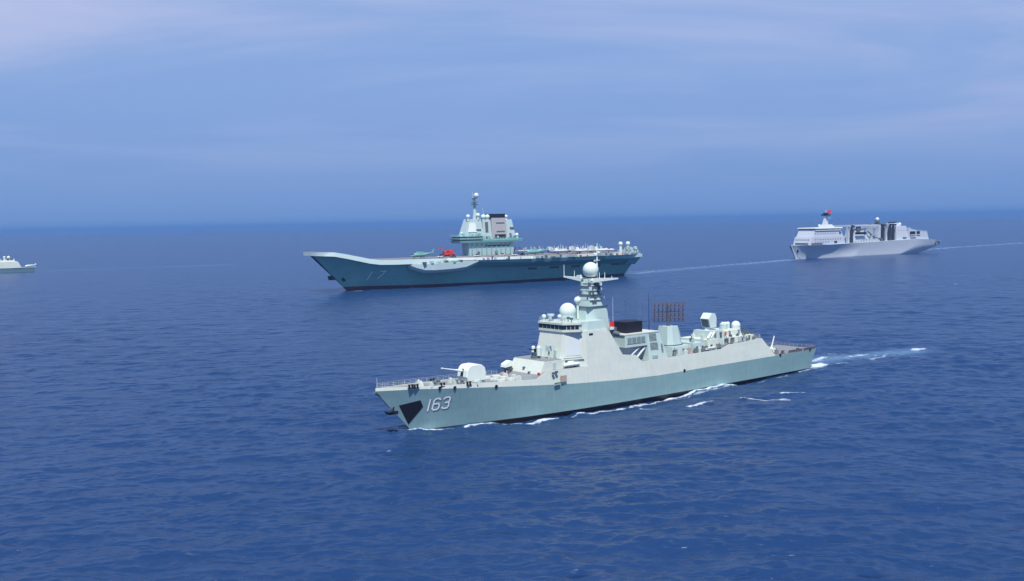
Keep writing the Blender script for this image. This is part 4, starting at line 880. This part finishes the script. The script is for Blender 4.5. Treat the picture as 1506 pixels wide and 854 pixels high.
def tractor(label, mat):
    j = thing('deck_tractor', label, 'tractor', group='tow tractors on the flight deck')
    q = MB(); q.box(-2.2, 2.2, -1, 1, .5, 1.3); q.build('body', mat, j, .08)
    q = MB(); q.frus((-.6, 1.0, -.9, .9), (-.4, .9, -.8, .8), 1.3, 2.3); q.build('cab', GLASS, j)
    for x in (-1.4, 1.4):
        for y in (-.95, .95): q = MB(); q.cyl((x, y - .15, .45), (x, y + .15, .45), .45, n=12); q.build('wheel', BLACK, j)
    return j
for x, y, lb, mt in ((83, -14, 'dark tow tractor near the forward sponson of the carrier', DARKG), (92, 2, 'red tow tractor between the forward helicopter and the red crane', RED), (108, -8, 'white tow tractor on the deck beside the red crane', WHITE), (141, -12, 'white tow tractor parked abreast of the carrier island', WHITE), (150, -10, 'dark tow tractor parked abreast of the carrier funnel', BLACK), (76, -6, 'white tow tractor just behind the forward helicopter on the carrier', WHITE), (88, 12, 'red tow tractor nearest the bow side of the red crane', RED), (128, -14, 'cream tow tractor in front of the island near the white deck edge', CREAM)):
    on_deck(tractor(lb, mt), x, y, .2)

# ================================================================== REPLENISHMENT SHIP
def supply():
    s = SHIPS['S']; root = thing('supply_ship', 'pale lavender grey replenishment ship with tall forward bridge and transfer gantries, at the right', 'supply ship', (s['o'][0], s['o'][1], 0), s['a'])
    TZ = [(-9, 15.6), (10, 15.4), (40, 15.4), (78, 16.0), (139, 16.9), (197, 18.0), (222, 17.0), (236, 14.2), (252, 13.0)]
    tz = lambda x: interp(x, TZ)
    h = Hull(lambda z: -.58 * z if z > 0 else 0, lambda z: 207 + min(max(z, 0), 9.5) * 4.2,
             lambda u: interp(u, [(0, .4), (.06, 2.2), (.14, 5), (.25, 9), (.4, 13), (.8, 13.8), (1, 9)]),
             lambda u: interp(u, [(0, 1.2), (.05, 7), (.12, 11.5), (.22, 14.2), (.4, 15), (.85, 15), (1, 13.5)]), lambda x: 15.5,
             lambda u: interp(u, [(0, 1.5), (.3, 1.6), (1, 1)]))
    h.side(lambda x: -2, tz, 70, 10, True).build('hull', LAV, root)
    q = MB(); y = h.y(1, 9.5); q.cyl((1, -y + 1, 9.5), (1, -y - .2, 9.4), 1.7, n=12); q.build('anchor_pocket', BLACK, root)
    def B(nm, mat, b_, t_, z0, z1, par=None, bev=.1): q = MB(); q.frus(b_, t_, z0, z1); return q.build(nm, mat, par or root, bev)
    f = B('superstructure', LAVW, (10, 69, -12.5, 12.5), (13, 67, -12.3, 12.3), 15.3, 24.5)
    B('upper_deckhouse', LAVW, (15, 66, -12, 12), (18, 63, -11.5, 11.5), 24.5, 31.0, f); B('bridge_deck', LAVW, (18.5, 62, -12.4, 12.4), (18, 61, -12.4, 12.4), 31.0, 32.2, f)
    B('bridge_window_band', GLASS, (19, 54, -12.2, 12.2), (18.6, 54, -12.2, 12.2), 32.2, 33.4, f, 0); B('bridge_roof', WHITE, (17.6, 64, -12.8, 12.8), (17.8, 64, -12.6, 12.6), 33.4, 34.8, f)
    for row, z, n_ in ((0, 21.0, 11), (1, 27.5, 9), (2, 18.2, 6)):
        for i in range(n_):
            x = 18 + i * 4.2; q = MB(); yy = -12.45 if z < 24 else -11.85; q.box(x, x + 1.3, yy - .12, yy + .5, z, z + 1.0); q.build('porthole', DARKG, f)
    for i in range(7):
        y = -9 + i * 3; q = MB(); x = 10 + (21 - 15.3) / 9.2 * 3; q.box(x - .3, x + .5, y, y + 1.2, 20.6, 21.8); q.build('porthole', DARKG, f)
    for a, b_ in (((12.2, -10, 15.6)), (12.0)) and (): pass
    q = MB(); q.box(9.6, 10.6, -9, 9, 15.9, 17.6); q.build('winch_opening', BLACK, f); q = MB(); q.box(11.5, 30, -12.75, -12.3, 16.2, 17.6); q.build('winch_opening', BROWN, f)
    q = MB(); q.box(50, 54.5, -12.8, -12.3, 17.0, 19.2); q.build('side_opening', BLACK, f); q = MB(); q.box(59, 62.5, -12.0, -11.4, 27, 29.4); q.build('side_opening', DARKG, f)
    m = MB(); m.frus((45, 60, -5, 5), (47, 56, -4, 4), 34.8, 38); m.frus((47, 53, -2.4, 2.4), (49.5, 51.5, -1, 1), 38, 48); m.cyl((50.5, 0, 48), (50.5, 0, 55), .5, .25, 8); m.cyl((55, 1, 38), (52, 0, 47), .5, .3, 8); mo = m.build('main_mast', LAVW, root)
    q = MB(); q.box(48, 53, -4.5, 4.5, 48.0, 49.6); q.box(49, 52, -2.5, 2.5, 49.6, 51.2); q.build('mast_radar', BLACK, mo); q = MB(); q.box(50, 51, -7, 7, 45, 45.5); q.build('yardarm', LAVW, mo)
    q = MB(); q.cyl((44, 4, 34.8), (44, 4, 36.5), .8, n=12); q.ball((44, 4, 37), 1.3, 14, 10); q.build('dome', DOME, root)
    # transfer gantries
    def gantry(x, w, mat, z1=36.6):
        g = MB()
        for y in (-9.5, 9.5): g.frus((x - w, x + w, y - 1.3, y + 1.3), (x - w * .7, x + w * .7, y - 1, y + 1), 15.5, z1)
        g.box(x - w * .7, x + w * .7, -13.5, 13.5, z1 - 2.2, z1 - .4)
        for y in (-13.2, 13.2): g.cyl((x, y, z1 - 2), (x, y * .75, 20), .3, n=6)
        g.build('transfer_gantry', mat, root)
    gantry(77, 1.3, LAV); gantry(83.5, 1.7, GANT); gantry(119, .9, LAV, 35); gantry(128, .9, LAVW, 35.5); gantry(140, 2.0, GANT, 37); gantry(145.5, 1.2, LAV, 37); gantry(152.5, 2.2, GANT, 37.2); gantry(159.5, 1.4, GANT, 37)
    q = MB(); q.box(76, 134, -7, -6, 35.2, 36.6); q.box(76, 134, 6, 7, 35.2, 36.6); q.box(132, 137, -9, 9, 16, 36.3); q.build('catwalk', LAVW, root)
    B('cargo_house', LAV, (88, 124, -8, 9), (89, 123, -7, 8), 16, 24, bev=.2); B('cargo_house', LAVW, (95, 112, -5, 9), (95.5, 111, -4, 8), 24, 33); 
    q = MB(); q.box(92, 109, -10.5, -8, 25.5, 28.2); q.build('hose_rack', BLACK, root); q = MB(); q.box(98, 105, -6, -4.3, 30, 34.6); q.build('winch_house', DARKG, root)
    for x in range(88, 134, 5):
        q = MB(); hh = random.uniform(1.2, 4); q.box(x, x + random.uniform(1.5, 3.5), -12.6, -9.5, 16, 16.6 + hh); q.build('deck_machinery', random.choice((LAV, LAVW, TEAL, DARKG)), root)
    q = MB(); q.cyl((113, -9, 29), (122, -11, 22), .8, .6, 8); q.cyl((122, -11, 22), (132, -11, 20), .6, .4, 8); q.build('cargo_hose', DARKG, root)
    q = MB(); q.cyl((119, -6, 24), (119, -6, 33), .8, .6, 8); q.ball((119, -6, 33), 1.2, 12, 8); q.build('crane_post', LAVW, root)
    q = MB(); q.cyl((142.5, 0, 36), (142.5, 0, 39.2), 1.9, 2.6, 14); q.cyl((142.5, 0, 39.2), (142.5, 0, 41.5), 2.9, 2.6, 14); mo2 = q.build('aft_mast', DARKG, root); q = MB(); q.ball((142.5, 0, 42.6), 2.2, 18, 12); q.build('dome', DOME, mo2)
    # aft block and hangar
    a = B('aft_superstructure', LAVW, (162, 186, -12.5, 12.5), (163, 182, -11, 11), 17, 34); B('funnel', LAV, (166, 178, -6, 6), (167, 176, -5, 5), 34, 37.6, a); B('funnel_cap', BLACK, (167.5, 174, -3.5, 3.5), (167.5, 174, -3.5, 3.5), 37.6, 39, a)
    q = MB(); q.ball((178, -5, 36), 2.0, 16, 10); q.cyl((178, -5, 33), (178, -5, 36), 1, n=10); q.build('dome', DOME, root)
    hg = MB(); hg.prof([(184, 17.5), (224, 16.8), (220, 26.5), (195, 28), (184, 32)], -13.2, 13.2); ho = hg.build('hangar', LAVW, root, .2)
    for x0, x1, z0, z1, m_ in ((186.5, 197, 21.2, 27.2, BLACK), (199.5, 206, 21.4, 27.2, BLACK), (187.5, 198, 18.3, 20.0, DARKG), (174, 181, 18.6, 20.6, DARKG)):
        q = MB(); yy = 13.25 if x0 > 184 else 12.55; q.box(x0, x1, -yy - .05, -yy + .7, z0, z1); q.build('side_opening', m_, ho)
        if x0 > 184 and z0 > 21: q = MB(); q.box(x0 + .6, x1 - .6, -yy - .45, -yy - .1, z0 + 1.0, z0 + 2.2); q.build('lifeboat', LAV, ho)
    for x in (167, 172, 177, 182):
        for z in (24, 28): q = MB(); q.box(x, x + 1.2, -12.3 + (z - 17) * .07, -11, z, z + 1); q.build('porthole', DARKG, a)
    q = MB(); railing(q, [(186, -13, 31), (195, -13, 28), (220, -13, 26.6)], 1.2, 3, .09); railing(q, [(226, -14, 16.3), (236, -14, 14.3), (248, -13.5, 13.2)], 1.2, 3, .09); railing(q, [(-8, -1.5, 15.6), (-1, -8, 15.5), (9, -12, 15.4)], 1.2, 2, .09); q.build('railing', LAVW, root)
    for x, z in ((236.5, 11.2), (244, 12)): q = MB(); yy = h.y(x, z); q.box(x, x + 2.4, -yy - .2, -yy + .6, z - 1, z + .8); q.build('mooring_port', BLACK, root)
    for x, y in ((190, 5), (205, -6), (212, 4)): q = MB(); q.cyl((x, y, 26), (x, y, 33 if x < 200 else 29), .3, .2, 6); q.box(x - 1, x + 1, y - 1, y + 1, 26, 29); q.build('vent_post', LAV, root)
    fx, fy = w2('S', 52, 0); fl = thing('flag', 'red ensign flying at the masthead of the supply ship', 'flag', (fx, fy, 51.2), 0)
    q = MB(); q.loft([[(.4 + i * .55, .35 * math.sin(i * .8), 0), (.4 + i * .55, .35 * math.sin(i * .8 + .4), 3.0), (.4 + i * .55, .35 * math.sin(i * .8 + .4) + .06, 3.0), (.4 + i * .55, .35 * math.sin(i * .8) + .06, 0)] for i in range(9)]); q.build('cloth', FLAGR, fl)
    q = MB(); q.cyl((.3, 0, -3), (.3, 0, 3.4), .1, n=6); q.build('halyard', LAV, fl)
    q = MB()
    cx_, cz_ = 1.35, 2.2; pts = [(cx_ + (.5 if k % 2 == 0 else .2) * math.sin(k * math.pi / 5), cz_ + (.5 if k % 2 == 0 else .2) * math.cos(k * math.pi / 5)) for k in range(10)]
    q.add([(x, .35 * math.sin((x - .4) / .55 * .8 + .3) - .08, z) for x, z in pts], [tuple(range(10))]); q.build('star', YEL, fl)
supply()

# ================================================================== FRIGATE
def frigate():
    s = SHIPS['F']; root = thing('frigate', 'small pale grey frigate cut off by the left edge, only hangar and stern showing', 'warship', (s['o'][0], s['o'][1], 0), s['a'])
    TZ = lambda x: interp(x, [(-8, 10), (20, 8), (50, 5.2), (134, 5.0)])
    h = Hull(lambda z: -.8 * z if z > 0 else 0, lambda z: 128 + z * .5,
             lambda u: interp(u, [(0, .2), (.1, 1.5), (.3, 5), (.5, 6.6), (1, 5.8)]), lambda u: interp(u, [(0, .3), (.1, 4), (.3, 7.4), (.5, 8), (1, 7.2)]), TZ, lambda u: 1.2)
    h.side(lambda x: -1.5, TZ, 50, 6, True).build('hull', HULL_SHADE, root)
    def B(nm, b_, t_, z0, z1, mat=GREY, par=None): q = MB(); q.frus(b_, t_, z0, z1); return q.build(nm, mat, par or root, .05)
    B('superstructure', (32, 115.2, -7.6, 7.6), (34, 111.8, -6.6, 6.6), 5.0, 12.4); b_ = B('bridge', (33, 50, -6.6, 6.6), (36, 49, -5.6, 5.6), 11.6, 17); B('window_band', (35.6, 48, -5.8, 5.8), (35.8, 48, -5.75, 5.75), 15, 16, GLASS, b_)
    m = MB(); m.frus((50, 56, -2.5, 2.5), (52, 54.5, -1, 1), 17, 28); m.box(52.6, 53.6, -6, 6, 26, 26.5); m.ball((53, 0, 30), 1.6, 18, 12); m.build('main_mast', TEAL, root)
    B('funnel', (68, 80, -3.5, 3.5), (69, 79, -3, 3), 11.6, 16, TEAL); B('funnel_cap', (70, 78, -2.5, 2.5), (70, 78, -2.5, 2.5), 16, 17, BLACK)
    B('hangar', (84, 110, -5.2, 5.2), (85, 108, -4.6, 4.6), 12.4, 13.9)
    for x, y, z, r_ in ((98.6, -.5, 17.6, 1.3), (103, -1, 17.2, 1.8), (90.5, 0, 18.6, 1.2)):
        q = MB(); q.cyl((x, y, 12.5), (x, y, z), r_ * .7, r_ * .7, 14); q.ball((x, y, z), r_, 18, 12); q.build('dome', WHITE, root)
    for x, y in ((94, -3), (106, -1), (108, -3.5), (100, -3)): q = MB(); q.box(x - .8, x + .8, y - .8, y + .8, 13.8, 15.5); q.cyl((x, y, 15.5), (x, y, 16.3), .3, n=6); q.build('deck_gun', random.choice((DARKG, TEAL)), root)
    q = MB(); q.box(100.5, 103, -4.4, -3.7, 13.8, 16.2); q.build('director_box', BROWN, root)
    heli = thing('helicopter', 'pale helicopter on the stern deck of the frigate at the left edge', 'helicopter', (0, 0, 0), s['a'])
    a, c = w2('F', 124.5, -1.5); heli.location = (a, c, 5.05)
    f = MB(); f.loft([[(x, w * math.cos(t), zc + hh * math.sin(t)) for t in [2 * math.pi * k / 12 for k in range(12)]] for x, w, hh, zc in ((-4.6, .3, .3, 1.3), (-3.6, 1, .9, 1.7), (-1, 1.1, 1.1, 1.9), (1.5, .8, .8, 2.2), (7, .2, .3, 2.6))], True, True); f.build('fuselage', WHITE, heli)
    f = MB(); f.box(6.2, 7.6, -.1, .1, 2.5, 4.4); f.build('tail_fin', WHITE, heli); f = MB(); f.cyl((0, 0, 2.8), (0, 0, 3.5), .2, n=8); f.box(-5, 5, -.15, .15, 3.45, 3.52); f.box(-.15, .15, -5, 5, 3.45, 3.52); f.build('rotor', DARKG, heli)
    f = MB(); f.cyl((-2, -1, .12), (2, -1, .12), .12, n=6); f.cyl((-2, 1, .12), (2, 1, .12), .12, n=6)
    for y in (-1, 1):
        for x in (-1, 1): f.cyl((x, y, .1), (x, y * .6, 1.2), .08, n=6)
    f.build('landing_skid', DARKG, heli)
    q = MB(); railing(q, [(112, -7.4, 5), (131, -7, 5), (131, 7, 5)], 1.0, 2, .07); q.build('railing', GREY, root)
frigate()
